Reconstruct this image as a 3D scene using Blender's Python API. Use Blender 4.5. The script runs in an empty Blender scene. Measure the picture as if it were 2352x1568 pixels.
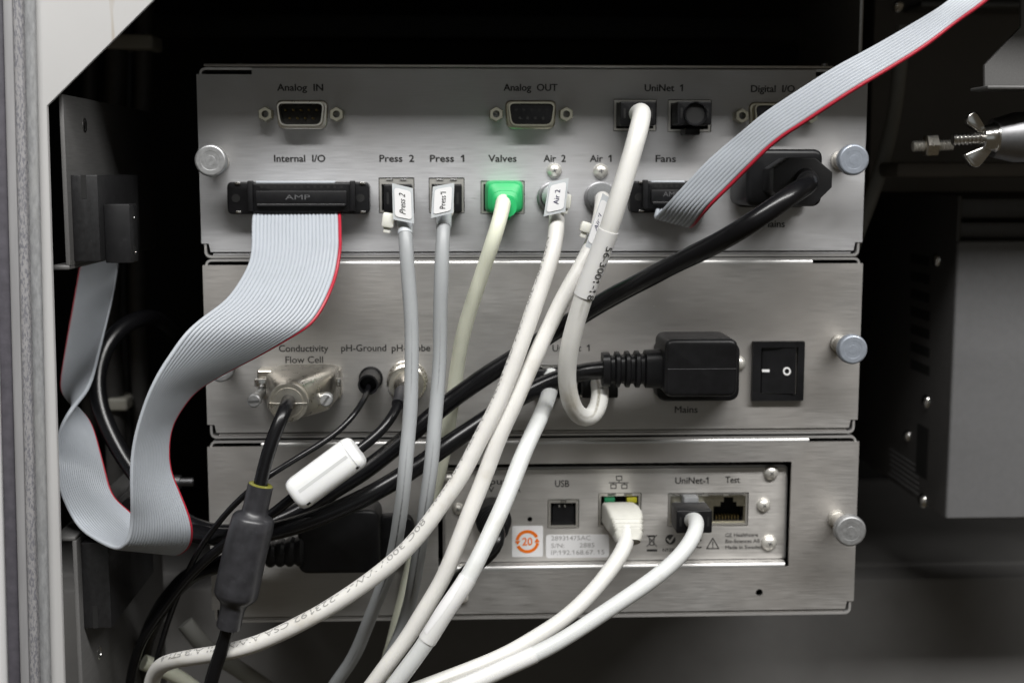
import bpy, bmesh, math, random
from mathutils import Vector as V, Matrix, geometry
from math import radians as R, sin, cos, pi, sqrt, atan2
random.seed(7)
sc = bpy.context.scene
COL = sc.collection

# ---------------------------------------------------------------- camera
CAM = V((0.0, -0.472, 0.40))
FPX, CU, CV = 2977.0, 1176.0, 784.0          # focal length in pixels of a 2352 px wide print of the photograph
PITCH, YAW = math.atan(0.129), R(2.4)
ROT = Matrix.Rotation(-YAW, 3, 'Z') @ Matrix.Rotation(pi/2 - PITCH, 3, 'X')
cd = bpy.data.cameras.new('Camera'); cam = bpy.data.objects.new('Camera', cd); COL.objects.link(cam)
cam.location = CAM; cam.rotation_euler = ROT.to_euler()
cd.sensor_width = 22.3; cd.lens = 22.3*FPX/2352.0
cd.clip_start = 0.01; cd.clip_end = 20
cd.dof.use_dof = True; cd.dof.focus_distance = 0.425; cd.dof.aperture_fstop = 7.1
sc.camera = cam

# ---------------------------------------------------------------- world, lamps, exposure
w = bpy.data.worlds.new('World'); sc.world = w; w.use_nodes = True
bg = w.node_tree.nodes['Background']; bg.inputs[0].default_value = (1.0, 0.84, 0.60, 1); bg.inputs[1].default_value = 0.050
def area(name, loc, target, sx, sy, power, col):
    l = bpy.data.lights.new(name, 'AREA'); l.shape = 'RECTANGLE'; l.size = sx; l.size_y = sy
    l.energy = power; l.color = col
    o = bpy.data.objects.new(name, l); COL.objects.link(o); o.location = loc
    o.rotation_euler = (V(target) - V(loc)).to_track_quat('-Z', 'Y').to_euler()
    return o
area('ceiling_tube_light', (0.34, -0.92, 1.50), (0.34, 0.0, 0.40), 2.4, 0.18, 50, (1.0, 0.99, 0.97))
area('front_fill_light', (0.10, -1.9, 0.50), (0.0, 0.0, 0.36), 1.3, 0.9, 0.8, (0.86, 0.95, 1.0))  # added soft cool fill from behind the camera, not a known window
vs = sc.view_settings; vs.view_transform = 'Standard'; vs.look = 'None'; vs.exposure = 0.0; vs.gamma = 1.0
try: vs.use_curve_mapping = False
except Exception: pass

def at(u, v, y=0.0):
    """point of the photograph (2352 px wide print) that stands y mm behind the module fronts"""
    d = ROT @ V(((u-CU)/FPX, -(v-CV)/FPX, -1.0))
    t = (y*0.001 - CAM.y)/d.y
    return CAM + d*t
def mmpx(u, v, y): return (at(u+50, v, y)-at(u-50, v, y)).length/100.0     # metres per pixel there
mm = 0.001

# ---------------------------------------------------------------- materials
MATS = {}
def mat(name, col, rough=.5, metal=0., var=0., vscale=150., stretch=(1,1,1), bump=0., bscale=900., bstretch=None,
        rvar=0., coat=0., sss=0., dust=0., dustcol=(.5,.5,.5), dscale=900., spec=.5, streak=None, stain=None, aniso=0., smear=0.):
    m = bpy.data.materials.new(name); MATS[name] = m; m.use_nodes = True
    nt = m.node_tree; N = nt.nodes; L = nt.links; b = N['Principled BSDF']
    b.inputs['Base Color'].default_value = (*col, 1); b.inputs['Roughness'].default_value = rough
    b.inputs['Metallic'].default_value = metal; b.inputs['Coat Weight'].default_value = coat
    b.inputs['Specular IOR Level'].default_value = spec
    if sss: b.inputs['Subsurface Weight'].default_value = sss; b.inputs['Subsurface Radius'].default_value = (.004,.004,.003); b.inputs['Subsurface Scale'].default_value = .5
    tc = N.new('ShaderNodeTexCoord')
    if aniso:                                    # horizontal brushing: gloss is drawn out up and down
        tg = N.new('ShaderNodeTangent'); tg.direction_type = 'RADIAL'; tg.axis = 'Z'; L.new(tg.outputs[0], b.inputs['Tangent'])
        b.inputs['Anisotropic'].default_value = aniso; b.inputs['Anisotropic Rotation'].default_value = .25
    def noise(scale, st, detail=5, rough=.6, src='Object'):
        mp = N.new('ShaderNodeMapping'); mp.inputs['Scale'].default_value = st; L.new(tc.outputs[src], mp.inputs[0])
        n = N.new('ShaderNodeTexNoise'); n.inputs['Scale'].default_value = scale; n.inputs['Detail'].default_value = detail; n.inputs['Roughness'].default_value = rough
        L.new(mp.outputs[0], n.inputs['Vector']); return n.outputs['Fac']
    def maprange(x, a, b_, c, d):
        r = N.new('ShaderNodeMapRange'); L.new(x, r.inputs[0])
        for i, k in enumerate((a, b_, c, d)): r.inputs[1+i].default_value = k
        return r.outputs[0]
    def mixc(fac, a, b_, blend='MIX'):
        x = N.new('ShaderNodeMix'); x.data_type = 'RGBA'; x.blend_type = blend
        if isinstance(fac, float): x.inputs[0].default_value = fac
        else: L.new(fac, x.inputs[0])
        for i, k in ((6, a), (7, b_)):
            if isinstance(k, tuple): x.inputs[i].default_value = (*k, 1)
            else: L.new(k, x.inputs[i])
        return x.outputs[2]
    c = None
    if var:
        f = noise(vscale, stretch)
        c = mixc(maprange(f, .3, .7, 0, 1), tuple(k*(1-var) for k in col), tuple(min(1, k*(1+var)) for k in col))
        if rvar:
            ro = maprange(f, .3, .7, rough-rvar, rough+rvar)
            if smear:                            # hand marks and wiped patches
                g = maprange(noise(38, (1,1,1.6), 6, .68), .42, .66, -smear*.5, smear)
                ad = N.new('ShaderNodeMath'); ad.operation = 'ADD'; L.new(ro, ad.inputs[0]); L.new(g, ad.inputs[1]); ro = ad.outputs[0]
            L.new(ro, b.inputs['Roughness'])
    if stain:
        scol, sscale, sst, lo, hi = stain
        f = noise(sscale, sst, 4, .55)
        c = mixc(maprange(f, lo, hi, 0, 1), c or col, scol)
    if dust:
        f = noise(dscale, (1,1,1), 3, .7)
        c = mixc(maprange(f, .62-.1*dust, .8, 0, min(1, dust)), c or col, dustcol)
    if streak:                                   # worn print: thin broken line along a cable (UV: x round, y along in metres)
        u0, wd, scol, per = streak
        sp = N.new('ShaderNodeSeparateXYZ'); L.new(tc.outputs['UV'], sp.inputs[0])
        wob = noise(1.0, (0, 300, 1), 4, .7, 'UV')
        a = N.new('ShaderNodeMath'); a.operation = 'SUBTRACT'; L.new(sp.outputs[0], a.inputs[0]); a.inputs[1].default_value = u0 - .012
        a1 = N.new('ShaderNodeMath'); a1.operation = 'MULTIPLY_ADD'; L.new(wob, a1.inputs[0]); a1.inputs[1].default_value = -.024; L.new(a.outputs[0], a1.inputs[2])
        a2 = N.new('ShaderNodeMath'); a2.operation = 'ABSOLUTE'; L.new(a1.outputs[0], a2.inputs[0])
        near = maprange(a2.outputs[0], wd*.4, wd, 1, 0)
        g1 = maprange(noise(1.0, (0, per, 1), 2, .5, 'UV'), .50, .58, 0, 1)
        g2 = maprange(noise(1.0, (60, 700, 1), 3, .7, 'UV'), .30, .5, 0, 1)
        q = N.new('ShaderNodeMath'); q.operation = 'MULTIPLY'; L.new(near, q.inputs[0]); L.new(g1, q.inputs[1])
        q2 = N.new('ShaderNodeMath'); q2.operation = 'MULTIPLY'; L.new(q.outputs[0], q2.inputs[0]); L.new(g2, q2.inputs[1])
        c = mixc(q2.outputs[0], c or col, scol)
    if c is not None: L.new(c, b.inputs['Base Color'])
    if bump:
        f = noise(bscale, bstretch or stretch, 4, .6)
        bn = N.new('ShaderNodeBump'); bn.inputs['Strength'].default_value = 1.0; bn.inputs['Distance'].default_value = bump
        L.new(f, bn.inputs['Height']); L.new(bn.outputs[0], b.inputs['Normal'])
    return m
BR = (.035, 1, 1)
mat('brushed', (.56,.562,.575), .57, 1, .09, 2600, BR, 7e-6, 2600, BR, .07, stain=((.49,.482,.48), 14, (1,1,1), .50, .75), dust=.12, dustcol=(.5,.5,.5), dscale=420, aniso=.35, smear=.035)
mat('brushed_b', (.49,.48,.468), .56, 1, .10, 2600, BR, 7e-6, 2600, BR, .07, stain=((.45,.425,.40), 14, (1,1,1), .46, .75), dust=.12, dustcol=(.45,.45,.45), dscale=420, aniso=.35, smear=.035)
mat('fold_metal', (.55,.545,.535), .42, 1, .05, 900, (.1,1,1))
mat('sheet_edge', (.55,.54,.53), .38, .6, .08, 900, (.1,1,1), 4e-6, 1500)
mat('inner_plate', (.62,.60,.575), .46, 1, .06, 2600, BR, 5e-6, 2600, BR, .05, aniso=.7, smear=.06)
mat('shiny_metal', (.76,.75,.73), .20, 1, .06, 500)
mat('nickel', (.78,.745,.67), .30, 1, .07, 300, rvar=.05, bump=4e-6, bscale=400)
mat('screw_metal', (.80,.78,.73), .36, .6, .05, 300)
mat('rim_metal', (.74,.72,.68), .46, 1, .05, 300)
mat('zinc_gold', (.58,.55,.44), .30, 1, .12, 900)
mat('pin_gold', (.28,.21,.09), .4, 1)
mat('knob_metal', (.44,.445,.45), .48, .8, .10, 600, rvar=.06, bump=1e-5, bscale=1800)
mat('knob_plastic', (.30,.33,.38), .45, .35, .12, 500, bump=1e-5, bscale=1500, coat=.3)
mat('steel_dark', (.30,.30,.31), .45, 1, .1, 500, dust=.2, dustcol=(.5,.5,.5))
mat('black_plastic', (.008,.008,.009), .40, 0, .25, 300, bump=6e-6, bscale=2500, dust=.05, dustcol=(.05,.05,.05), dscale=700, spec=.32)
mat('black_gloss', (.008,.008,.009), .22, 0, bump=3e-6, bscale=700)
mat('black_rubber', (.012,.012,.013), .44, 0, .2, 250, bump=1e-5, bscale=1500, dust=.16, dustcol=(.07,.07,.07), dscale=500, spec=.36)
mat('cap_rubber', (.022,.022,.024), .42, 0, .2, 250, bump=1e-5, bscale=1500, dust=.22, dustcol=(.09,.09,.09), dscale=450, spec=.4)
mat('cord_black', (.006,.006,.007), .27, 0, .2, 200, bump=6e-6, bscale=500, dust=.05, dustcol=(.06,.06,.06), dscale=1300, spec=.40)
mat('shrink_tube', (.032,.032,.036), .34, 0, .25, 260, bump=2.5e-5, bscale=700, dust=.30, dustcol=(.10,.10,.11), dscale=600)
mat('milled_black', (.016,.016,.017), .40, 0, .3, 600, bump=1.4e-4, bscale=420, bstretch=(1,1,.18), dust=.25, dustcol=(.09,.09,.09), dscale=1000)
mat('socket_dark', (.006,.006,.006), .7)
mat('ink', (.022,.021,.020), .55)
mat('ink_blue', (.03,.025,.09), .5)
mat('ink_worn', (.33,.325,.315), .6)
mat('emboss', (.10,.10,.105), .4)
mat('white_ink', (.82,.82,.82), .5)
mat('label_white', (.84,.84,.85), .45)
mat('label_ink', (.34,.33,.33), .6)
mat('orange', (.90,.19,.005), .5)
mat('tag_plastic', (.56,.59,.61), .35, sss=.2)
mat('tie_white', (.78,.78,.72), .4, sss=.2)
mat('cable_white', (.71,.70,.672), .42, 0, .07, 45, stain=((.58,.55,.49), 70, (1,1,1), .58, .78), bump=1.2e-5, bscale=160, sss=.12, dust=.10, dustcol=(.45,.42,.36), dscale=260)
mat('cable_white_worn', (.70,.697,.67), .40, 0, .06, 45, stain=((.54,.51,.44), 70, (1,1,1), .60, .78), bump=1.2e-5, bscale=160, sss=.12, streak=(.47,.035,(.20,.18,.13),9))
mat('cable_cool', (.66,.675,.67), .40, 0, .05, 60, stain=((.55,.55,.52), 70, (1,1,1), .58, .78), bump=1e-5, bscale=160, sss=.12)
mat('cable_grey', (.34,.355,.365), .40, 0, .05, 60, bump=1e-5, bscale=160, sss=.08, streak=(.50,.022,(.05,.05,.05),12))
mat('cable_cream', (.80,.82,.68), .42, 0, .05, 60, bump=1e-5, bscale=160, sss=.1)
mat('sleeve_clear', (.76,.76,.75), .28, 0, sss=.1)
mat('green_boot', (.022,.45,.14), .45, 0, .06, 200, bump=8e-6, bscale=900)
mat('beige_boot', (.55,.545,.50), .45, 0, .05, 200, sss=.1, bump=8e-6, bscale=900)
mat('grey_boot', (.20,.205,.21), .5, 0, .1, 300)
mat('pale_boot', (.58,.60,.62), .45, 0, .05, 300)
mat('ribbon_grey', (.415,.445,.485), .45, 0, .03, 120, sss=.05)
mat('ribbon_red', (.42,.02,.04), .4)
mat('ferrite_white', (.86,.87,.87), .33, 0, sss=.15, bump=5e-6, bscale=900)
mat('ferrite_grey', (.62,.63,.63), .5)
mat('glue', (.17,.165,.03), .3)
mat('led_green', (.02,.25,.11), .3)
mat('led_yellow', (.45,.42,.03), .3)
mat('paint_white', (.52,.517,.515), .5, 0, .03, 12, stain=((.43,.395,.35), 80, (1.3,1,.10), .62, .66), bump=8e-6, bscale=900)
mat('strip_grey', (.25,.254,.26), .6, 0, .22, 900, (1,1,.35), bump=4e-5, bscale=1800, stain=((.31,.31,.30), 60, (1,1,.2), .5, .7))
mat('strip_smooth', (.27,.268,.275), .55, 0, .12, 300, (1,1,.1), bump=2e-5, bscale=900)
mat('strip_rough', (.28,.275,.28), .7, 0, .12, 300, (1,1,.5), bump=6e-5, bscale=1400, stain=((.15,.15,.17), 1700, (1.2,1,.42), .46, .60))
mat('strip_dark', (.085,.08,.095), .55, 0, .2, 300)
mat('bracket_alu', (.15,.148,.146), .45, .35, .12, 1800, (1,.05,1), bump=6e-6, bscale=2000)
mat('case_grey', (.15,.15,.153), .5, 0, .06, 300, bump=1.5e-5, bscale=2500)
mat('case_dark', (.060,.058,.057), .5, 0, .1, 300)
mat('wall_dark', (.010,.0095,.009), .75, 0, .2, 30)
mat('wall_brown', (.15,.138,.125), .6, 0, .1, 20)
mat('floor_dark', (.14,.137,.134), .55, 0, .12, 25, bump=2e-5, bscale=900)
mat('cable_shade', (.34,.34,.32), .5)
mat('cream_tie', (.42,.41,.36), .5)

# ---------------------------------------------------------------- mesh collector
class M:
    def __init__(s): s.v = []; s.f = []; s.uv = []
    def add(s, vs, fs, uv=None):
        o = len(s.v); s.v += [V(p) for p in vs]; s.f += [tuple(i+o for i in f) for f in fs]
        s.uv += (uv if uv else [(0,0)]*len(vs)); return s
    def merge(s, m, xf=None):
        return s.add([xf @ p for p in m.v] if xf else m.v, m.f, m.uv)
    def bmadd(s, bm):
        bm.verts.index_update(); s.add([v.co.copy() for v in bm.verts], [tuple(v.index for v in f.verts) for f in bm.faces]); bm.free(); return s
    def box(s, x0, x1, y0, y1, z0, z1, bev=0, seg=2):
        bm = bmesh.new(); bmesh.ops.create_cube(bm, size=1)
        for v in bm.verts: v.co = V(((x0+x1)/2+v.co.x*(x1-x0), (y0+y1)/2+v.co.y*(y1-y0), (z0+z1)/2+v.co.z*(z1-z0)))
        if bev: bmesh.ops.bevel(bm, geom=bm.edges[:], offset=bev, segments=seg, profile=.5, affect='EDGES')
        return s.bmadd(bm)
    def prism(s, pts, y0, y1, bev=0, seg=3):
        """outline pts [(x,z)] standing from y0 (front) to y1; the front rim is rounded by bev"""
        bm = bmesh.new(); a = [bm.verts.new((x, y0, z)) for x, z in pts]; b = [bm.verts.new((x, y1, z)) for x, z in pts]
        n = len(pts); ff = bm.faces.new(a); bm.faces.new(b[::-1])
        for i in range(n): bm.faces.new((a[i], b[i], b[(i+1)%n], a[(i+1)%n]))
        bmesh.ops.recalc_face_normals(bm, faces=bm.faces[:])
        if bev: bmesh.ops.bevel(bm, geom=list(ff.edges), offset=bev, segments=seg, profile=.5, affect='EDGES')
        return s.bmadd(bm)
    def plate(s, outer, holes, y0, y1):
        """flat sheet with real holes; front at y0, back at y1"""
        pts = list(outer); edges = []; loops = [list(range(len(outer)))]
        for h in holes: loops.append(list(range(len(pts), len(pts)+len(h)))); pts += list(h)
        for lp in loops: edges += [(lp[i], lp[(i+1)%len(lp)]) for i in range(len(lp))]
        r = geometry.delaunay_2d_cdt([V(p) for p in pts], edges, [], 0, 1e-7)
        v2, tris = r[0], r[2]
        def inside(p, poly):
            c = False; j = len(poly)-1
            for i in range(len(poly)):
                if (poly[i][1] > p[1]) != (poly[j][1] > p[1]) and p[0] < (poly[j][0]-poly[i][0])*(p[1]-poly[i][1])/(poly[j][1]-poly[i][1])+poly[i][0]: c = not c
                j = i
            return c
        keep = []
        for t in tris:
            q = (sum(v2[i][0] for i in t)/len(t), sum(v2[i][1] for i in t)/len(t))
            if inside(q, outer) and not any(inside(q, h) for h in holes): keep.append(t)
        n = len(v2)
        vs = [(p[0], y0, p[1]) for p in v2]+[(p[0], y1, p[1]) for p in v2]
        fs = [tuple(t) for t in keep]+[tuple(i+n for i in reversed(t)) for t in keep]
        cnt = {}
        for t in keep:
            for i in range(len(t)):
                e = (t[i], t[(i+1)%len(t)]); cnt[e] = 1
        for (a, b) in list(cnt):
            if (b, a) not in cnt: fs.append((b, a, a+n, b+n))
        return s.add(vs, fs)
    def strip(s, prof, x0, x1, sub=1):
        """profile [(y,z)] swept along x"""
        n = len(prof); vs = [(x0, y, z) for y, z in prof]+[(x1, y, z) for y, z in prof]
        return s.add(vs, [(i, i+1, i+1+n, i+n) for i in range(n-1)])
    def lathe(s, p0, axis, prof, n=28, cap=True, capend=True):
        a = V(axis).normalized(); h = V((0,0,1)) if abs(a.z) < .9 else V((1,0,0)); u = a.cross(h).normalized(); w_ = a.cross(u)
        vs = []; fs = []; k = len(prof)
        for t, r in prof:
            for i in range(n):
                q = 2*pi*i/n; vs.append(V(p0)+a*t+(u*cos(q)+w_*sin(q))*r)
        for j in range(k-1):
            for i in range(n): fs.append((j*n+i, j*n+(i+1)%n, (j+1)*n+(i+1)%n, (j+1)*n+i))
        if cap: fs.append(tuple(range(n))[::-1])
        if capend: fs.append(tuple((k-1)*n+i for i in range(n)))
        return s.add(vs, fs)
    def loft(s, secs, cap=True):
        n = len(secs[0]); vs = [p for q in secs for p in q]; fs = []
        for j in range(len(secs)-1):
            for i in range(n): fs.append((j*n+i, j*n+(i+1)%n, (j+1)*n+(i+1)%n, (j+1)*n+i))
        if cap: fs += [tuple(range(n))[::-1], tuple((len(secs)-1)*n+i for i in range(n))]
        return s.add(vs, fs)
    def tube(s, pts, r, n=14, cap=True):
        """round tube; UV x runs round with .5 towards the viewer side, y along in metres"""
        k = len(pts); vs = []; fs = []; uv = []; acc = 0
        for j, p in enumerate(pts):
            T = (pts[min(j+1, k-1)]-pts[max(j-1, 0)]).normalized()
            Nn, B = frame(p, T)
            if j: acc += (p-pts[j-1]).length
            rr = r[j] if isinstance(r, list) else r
            for i in range(n):
                q = 2*pi*i/n; vs.append(p+(Nn*cos(q)+B*sin(q))*rr); uv.append(((.5+i/n) % 1.0, acc))
        for j in range(k-1):
            for i in range(n): fs.append((j*n+i, j*n+(i+1)%n, (j+1)*n+(i+1)%n, (j+1)*n+i))
        if cap: fs += [tuple(range(n))[::-1], tuple((k-1)*n+i for i in range(n))]
        return s.add(vs, fs, uv)
    def slab(s, c, th, n=1):
        """four corners (tl,tr,br,bl) as a thin sheet of thickness th"""
        nr = (c[1]-c[0]).cross(c[3]-c[0]).normalized()*th
        if nr.dot(CAM-c[0]) < 0: nr = -nr
        vs = list(c)+[p-nr for p in c]
        return s.add(vs, [(0,1,2,3),(7,6,5,4),(0,4,5,1),(1,5,6,2),(2,6,7,3),(3,7,4,0)])
def frame(p, T):
    c = (CAM-p); c = c-T*c.dot(T); Nn = c.normalized() if c.length > 1e-6 else T.orthogonal().normalized()
    return Nn, T.cross(Nn)
def cr(pts, step=.0025):
    """Catmull-Rom (centripetal-ish) through the points, resampled"""
    P = [pts[0]*2-pts[1]]+list(pts)+[pts[-1]*2-pts[-2]]; out = []
    for i in range(1, len(P)-2):
        p0, p1, p2, p3 = P[i-1], P[i], P[i+1], P[i+2]
        n = max(2, int((p2-p1).length/step))
        t0 = 0; t1 = max((p1-p0).length, 1e-6)**.5; t2 = t1+max((p2-p1).length, 1e-6)**.5; t3 = t2+max((p3-p2).length, 1e-6)**.5
        for k in range(n):
            t = t1+(t2-t1)*k/n
            a1 = p0*((t1-t)/(t1-t0))+p1*((t-t0)/(t1-t0)); a2 = p1*((t2-t)/(t2-t1))+p2*((t-t1)/(t2-t1)); a3 = p2*((t3-t)/(t3-t2))+p3*((t-t2)/(t3-t2))
            b1 = a1*((t2-t)/(t2-t0))+a2*((t-t0)/(t2-t0)); b2 = a2*((t3-t)/(t3-t1))+a3*((t-t1)/(t3-t1))
            out.append(b1*((t2-t)/(t2-t1))+b2*((t-t1)/(t2-t1)))
    out.append(pts[-1]); return out
def smooth(pts, it=3):
    for _ in range(it): pts = [pts[0]]+[(pts[i-1]+pts[i]*2+pts[i+1])/4 for i in range(1, len(pts)-1)]+[pts[-1]]
    return pts
def path(px, it=6): return smooth(cr([at(*p) for p in px]), it)
def rpoly(pts, r, seg=4):
    out = []; n = len(pts)
    for i in range(n):
        p = V(pts[i]); a = V(pts[i-1]); b = V(pts[(i+1)%n]); da = (a-p); db = (b-p)
        ri = r[i] if isinstance(r, (list, tuple)) else r
        ri = min(ri, da.length*.49, db.length*.49)
        p0 = p+da.normalized()*ri; p1 = p+db.normalized()*ri
        if ri < 1e-7: out.append((p.x, p.y)); continue
        for k in range(seg+1):
            t = k/seg; q = p0*(1-t)**2+p*2*t*(1-t)+p1*t*t; out.append((q.x, q.y))
    return out
def rect(x0, x1, z0, z1, r=0, seg=4):
    p = [(x0, z0), (x1, z0), (x1, z1), (x0, z1)]
    return rpoly(p, r, seg) if r else p
def circ(x, z, r, n=20): return [(x+r*cos(2*pi*i/n), z+r*sin(2*pi*i/n)) for i in range(n)]
def pxrect(u0, u1, v0, v1, y=0):
    a = at((u0+u1)/2, v0, y); b = at((u0+u1)/2, v1, y); c = at(u0, (v0+v1)/2, y); d = at(u1, (v0+v1)/2, y)
    return c.x, d.x, b.z, a.z
def sel(c, ux, uz, a, b, e=4.0, n=28):
    """superellipse section: centre, two half-axis directions, half sizes, exponent"""
    out = []
    for i in range(n):
        q = 2*pi*i/n; cx, sx = cos(q), sin(q)
        out.append(c+ux*(a*math.copysign(abs(cx)**(2/e), cx))+uz*(b*math.copysign(abs(sx)**(2/e), sx)))
    return out
X, Y, Z = V((1,0,0)), V((0,1,0)), V((0,0,1))

# ---------------------------------------------------------------- objects
ORG = {}
def thing(name, label, cat, loc, group=None):
    o = bpy.data.objects.new(name, None); COL.objects.link(o); o.location = loc; o.empty_display_size = .01
    o['label'] = label; o['category'] = cat
    if group: o['group'] = group
    ORG[o.name] = V(loc); return o
def obj(name, m, ma, parent=None, label=None, sharp=40, kind=None, uv=False, cat=None):
    if parent is None:
        org = sum(m.v, V((0,0,0)))/len(m.v)
        org = V((org.x, org.y, min(p.z for p in m.v)))
    else: org = ORG[parent.name]
    me = bpy.data.meshes.new(name); me.from_pydata([tuple(p-org) for p in m.v], [], m.f); me.update()
    bm = bmesh.new(); bm.from_mesh(me)
    if uv:
        ul = bm.loops.layers.uv.new('UVMap'); bm.verts.ensure_lookup_table()
        for f in bm.faces:
            us = [m.uv[l.vert.index] for l in f.loops]; mx = max(u[0] for u in us)
            for l, u in zip(f.loops, us): l[ul].uv = (u[0]+(1 if mx-u[0] > .5 else 0), u[1])
    bmesh.ops.recalc_face_normals(bm, faces=bm.faces[:])
    bm.to_mesh(me); bm.free()
    if sharp:
        for p in me.polygons: p.use_smooth = True
        me.set_sharp_from_angle(angle=R(sharp))
    me.materials.append(MATS[ma] if isinstance(ma, str) else ma)
    o = bpy.data.objects.new(name, me); COL.objects.link(o); ORG[o.name] = org
    if parent is None: o.location = org
    else: o.parent = parent
    if label: o['label'] = label
    if cat: o['category'] = cat
    if kind: o['kind'] = kind
    return o

# ---------------------------------------------------------------- lettering
_T = {}
_R = {}
def glyphs_raw(s):
    if s not in _R:
        cu = bpy.data.curves.new('t', 'FONT'); cu.body = s; cu.size = 1; o = bpy.data.objects.new('t', cu); COL.objects.link(o)
        me = bpy.data.meshes.new_from_object(o.evaluated_get(bpy.context.evaluated_depsgraph_get()))
        _R[s] = [(v.co.x, v.co.y) for v in me.vertices]
        bpy.data.objects.remove(o); bpy.data.curves.remove(cu); bpy.data.meshes.remove(me)
    return _R[s]
CH = max(v[1] for v in glyphs_raw('H'))
def glyphs(s, bold=0.0, shear=0.0):
    k = (s, bold, shear)
    if k not in _T:
        cu = bpy.data.curves.new('t', 'FONT'); cu.body = s;  cu.size = 1; cu.offset = bold; cu.shear = shear; cu.resolution_u = 3
        o = bpy.data.objects.new('t', cu); COL.objects.link(o)
        dg = bpy.context.evaluated_depsgraph_get(); me = bpy.data.meshes.new_from_object(o.evaluated_get(dg))
        vs = [(v.co.x, v.co.y) for v in me.vertices]; fs = [tuple(p.vertices) for p in me.polygons]
        bpy.data.objects.remove(o); bpy.data.curves.remove(cu); bpy.data.meshes.remove(me)
        w1 = None
        for i, ch in enumerate(s):               # the built-in face draws a bare bar for the figure one: give it its flag
            if ch == '1':
                if w1 is None: q1 = [v[0] for v in glyphs_raw('1')]; w1 = max(q1)-min(q1)
                xr = max(v[0] for v in glyphs_raw(s[:i+1])); o0 = len(vs)
                vs += [(xr-w1+.004, CH), (xr-w1+.004, CH-.15), (xr-w1-.17, CH-.25), (xr-w1-.17, CH-.15), (xr-w1-.03, CH-.02)]; fs.append(tuple(range(o0, o0+5)))
        _T[k] = (vs, fs)
    return _T[k]
CAPH = max(v[1] for v in glyphs('H')[0])
def text_map(s, fn, bold=.0, shear=.0):
    """fn maps (0..1 along, height in cap heights) to a point"""
    vs, fs = glyphs(s, bold, shear); x0 = min(v[0] for v in vs); x1 = max(v[0] for v in vs)
    m = M(); m.add([fn((a-x0)/(x1-x0), b/CAPH) for a, b in vs], fs); return m
def ptext(parent, s, u0, u1, vc, cap, y=0.0, ma='ink', bold=.0, name='lettering', fat=.017):
    a = at(u0, vc+cap/2, y); b = at(u1, vc+cap/2, y); h = at(u0, vc-cap/2, y).z-a.z
    yy = y*mm-6e-5
    m = M()
    for i, (e, dz) in enumerate(((-1, 0), (1, 0), (0, .5), (0, -.5))):      # four shifted prints make the heavy face
        m.merge(text_map(s, lambda t, k: V((a.x+(b.x-a.x)*t+e*fat*.8*h*3, yy-i*1.5e-5, a.z+h*k+dz*fat*h*3))))
    return obj(name, m, ma, parent, sharp=0)
def qtext(parent, s, c, ma='ink', bold=.0, shear=0., lift=1.2e-4, name='lettering', box=(.1,.9,.25,.75)):
    """text on the quad c (tl,tr,br,bl); box = part of it used"""
    nr = (c[1]-c[0]).cross(c[3]-c[0]).normalized()*-lift
    if nr.dot(CAM-c[0]) < 0: nr = -nr
    def fn(t, k):
        x = box[0]+(box[1]-box[0])*t; yv = box[2]+(box[3]-box[2])*k
        top = c[0].lerp(c[1], x); bot = c[3].lerp(c[2], x); return bot.lerp(top, yv)+nr
    return obj(name, text_map(s, fn, bold, shear), ma, parent, sharp=0)
def ctext(parent, s, pts, r, s0, s1, ang, h, flip=False, ma='ink', bold=.0, name='lettering'):
    """text wrapped on a cable: from arclength s0 to s1, centred at angle ang round the cable, cap height h"""
    L = [0]
    for i in range(1, len(pts)): L.append(L[-1]+(pts[i]-pts[i-1]).length)
    def samp(d):
        d = min(max(d, 0), L[-1]-1e-6); i = max(k for k in range(len(L)) if L[k] <= d); i = min(i, len(pts)-2)
        t = (d-L[i])/max(1e-9, L[i+1]-L[i]); p = pts[i].lerp(pts[i+1], t)
        T = (pts[min(i+2, len(pts)-1)]-pts[max(i-1, 0)]).normalized(); return p, T
    def fn(t, k):
        p, T = samp(s0+(s1-s0)*t); Nn, B = frame(p, T); q = ang+((k-.5)*h/r)*(-1 if flip else 1)
        return p+(Nn*cos(q)+B*sin(q))*(r*1.022+5e-5)
    return obj(name, text_map(s, fn, bold), ma, parent, sharp=0)

# ================================================================ the setting
def slab_struct(name, x0, x1, y0, y1, z0, z1, ma, bev=0):
    return obj(name, M().box(x0, x1, y0, y1, z0, z1, bev), ma, None, kind='structure')
zc = CAM.z
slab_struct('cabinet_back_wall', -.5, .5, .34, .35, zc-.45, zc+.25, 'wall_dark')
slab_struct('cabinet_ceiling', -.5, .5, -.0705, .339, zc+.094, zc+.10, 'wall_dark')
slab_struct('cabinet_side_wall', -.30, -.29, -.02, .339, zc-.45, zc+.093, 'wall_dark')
p = at(1970, 1330, 130)
slab_struct('cabinet_floor_ledge', -.28, .42, .130, .329, zc-.44, p.z, 'floor_dark', .0015)
q = at(1970, 1318, 150)
slab_struct('cabinet_rear_ledge', -.28, .42, .150, .328, at(1970, 1316, 150).z, at(1970, 1292, 150).z, 'floor_dark', .002)
obj('cabinet_ceiling_rail', M().box(-.26, .17, .14, .16, at(1200, 95, 150).z, at(1200, 40, 150).z, .002), 'wall_dark', None, kind='structure')

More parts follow.
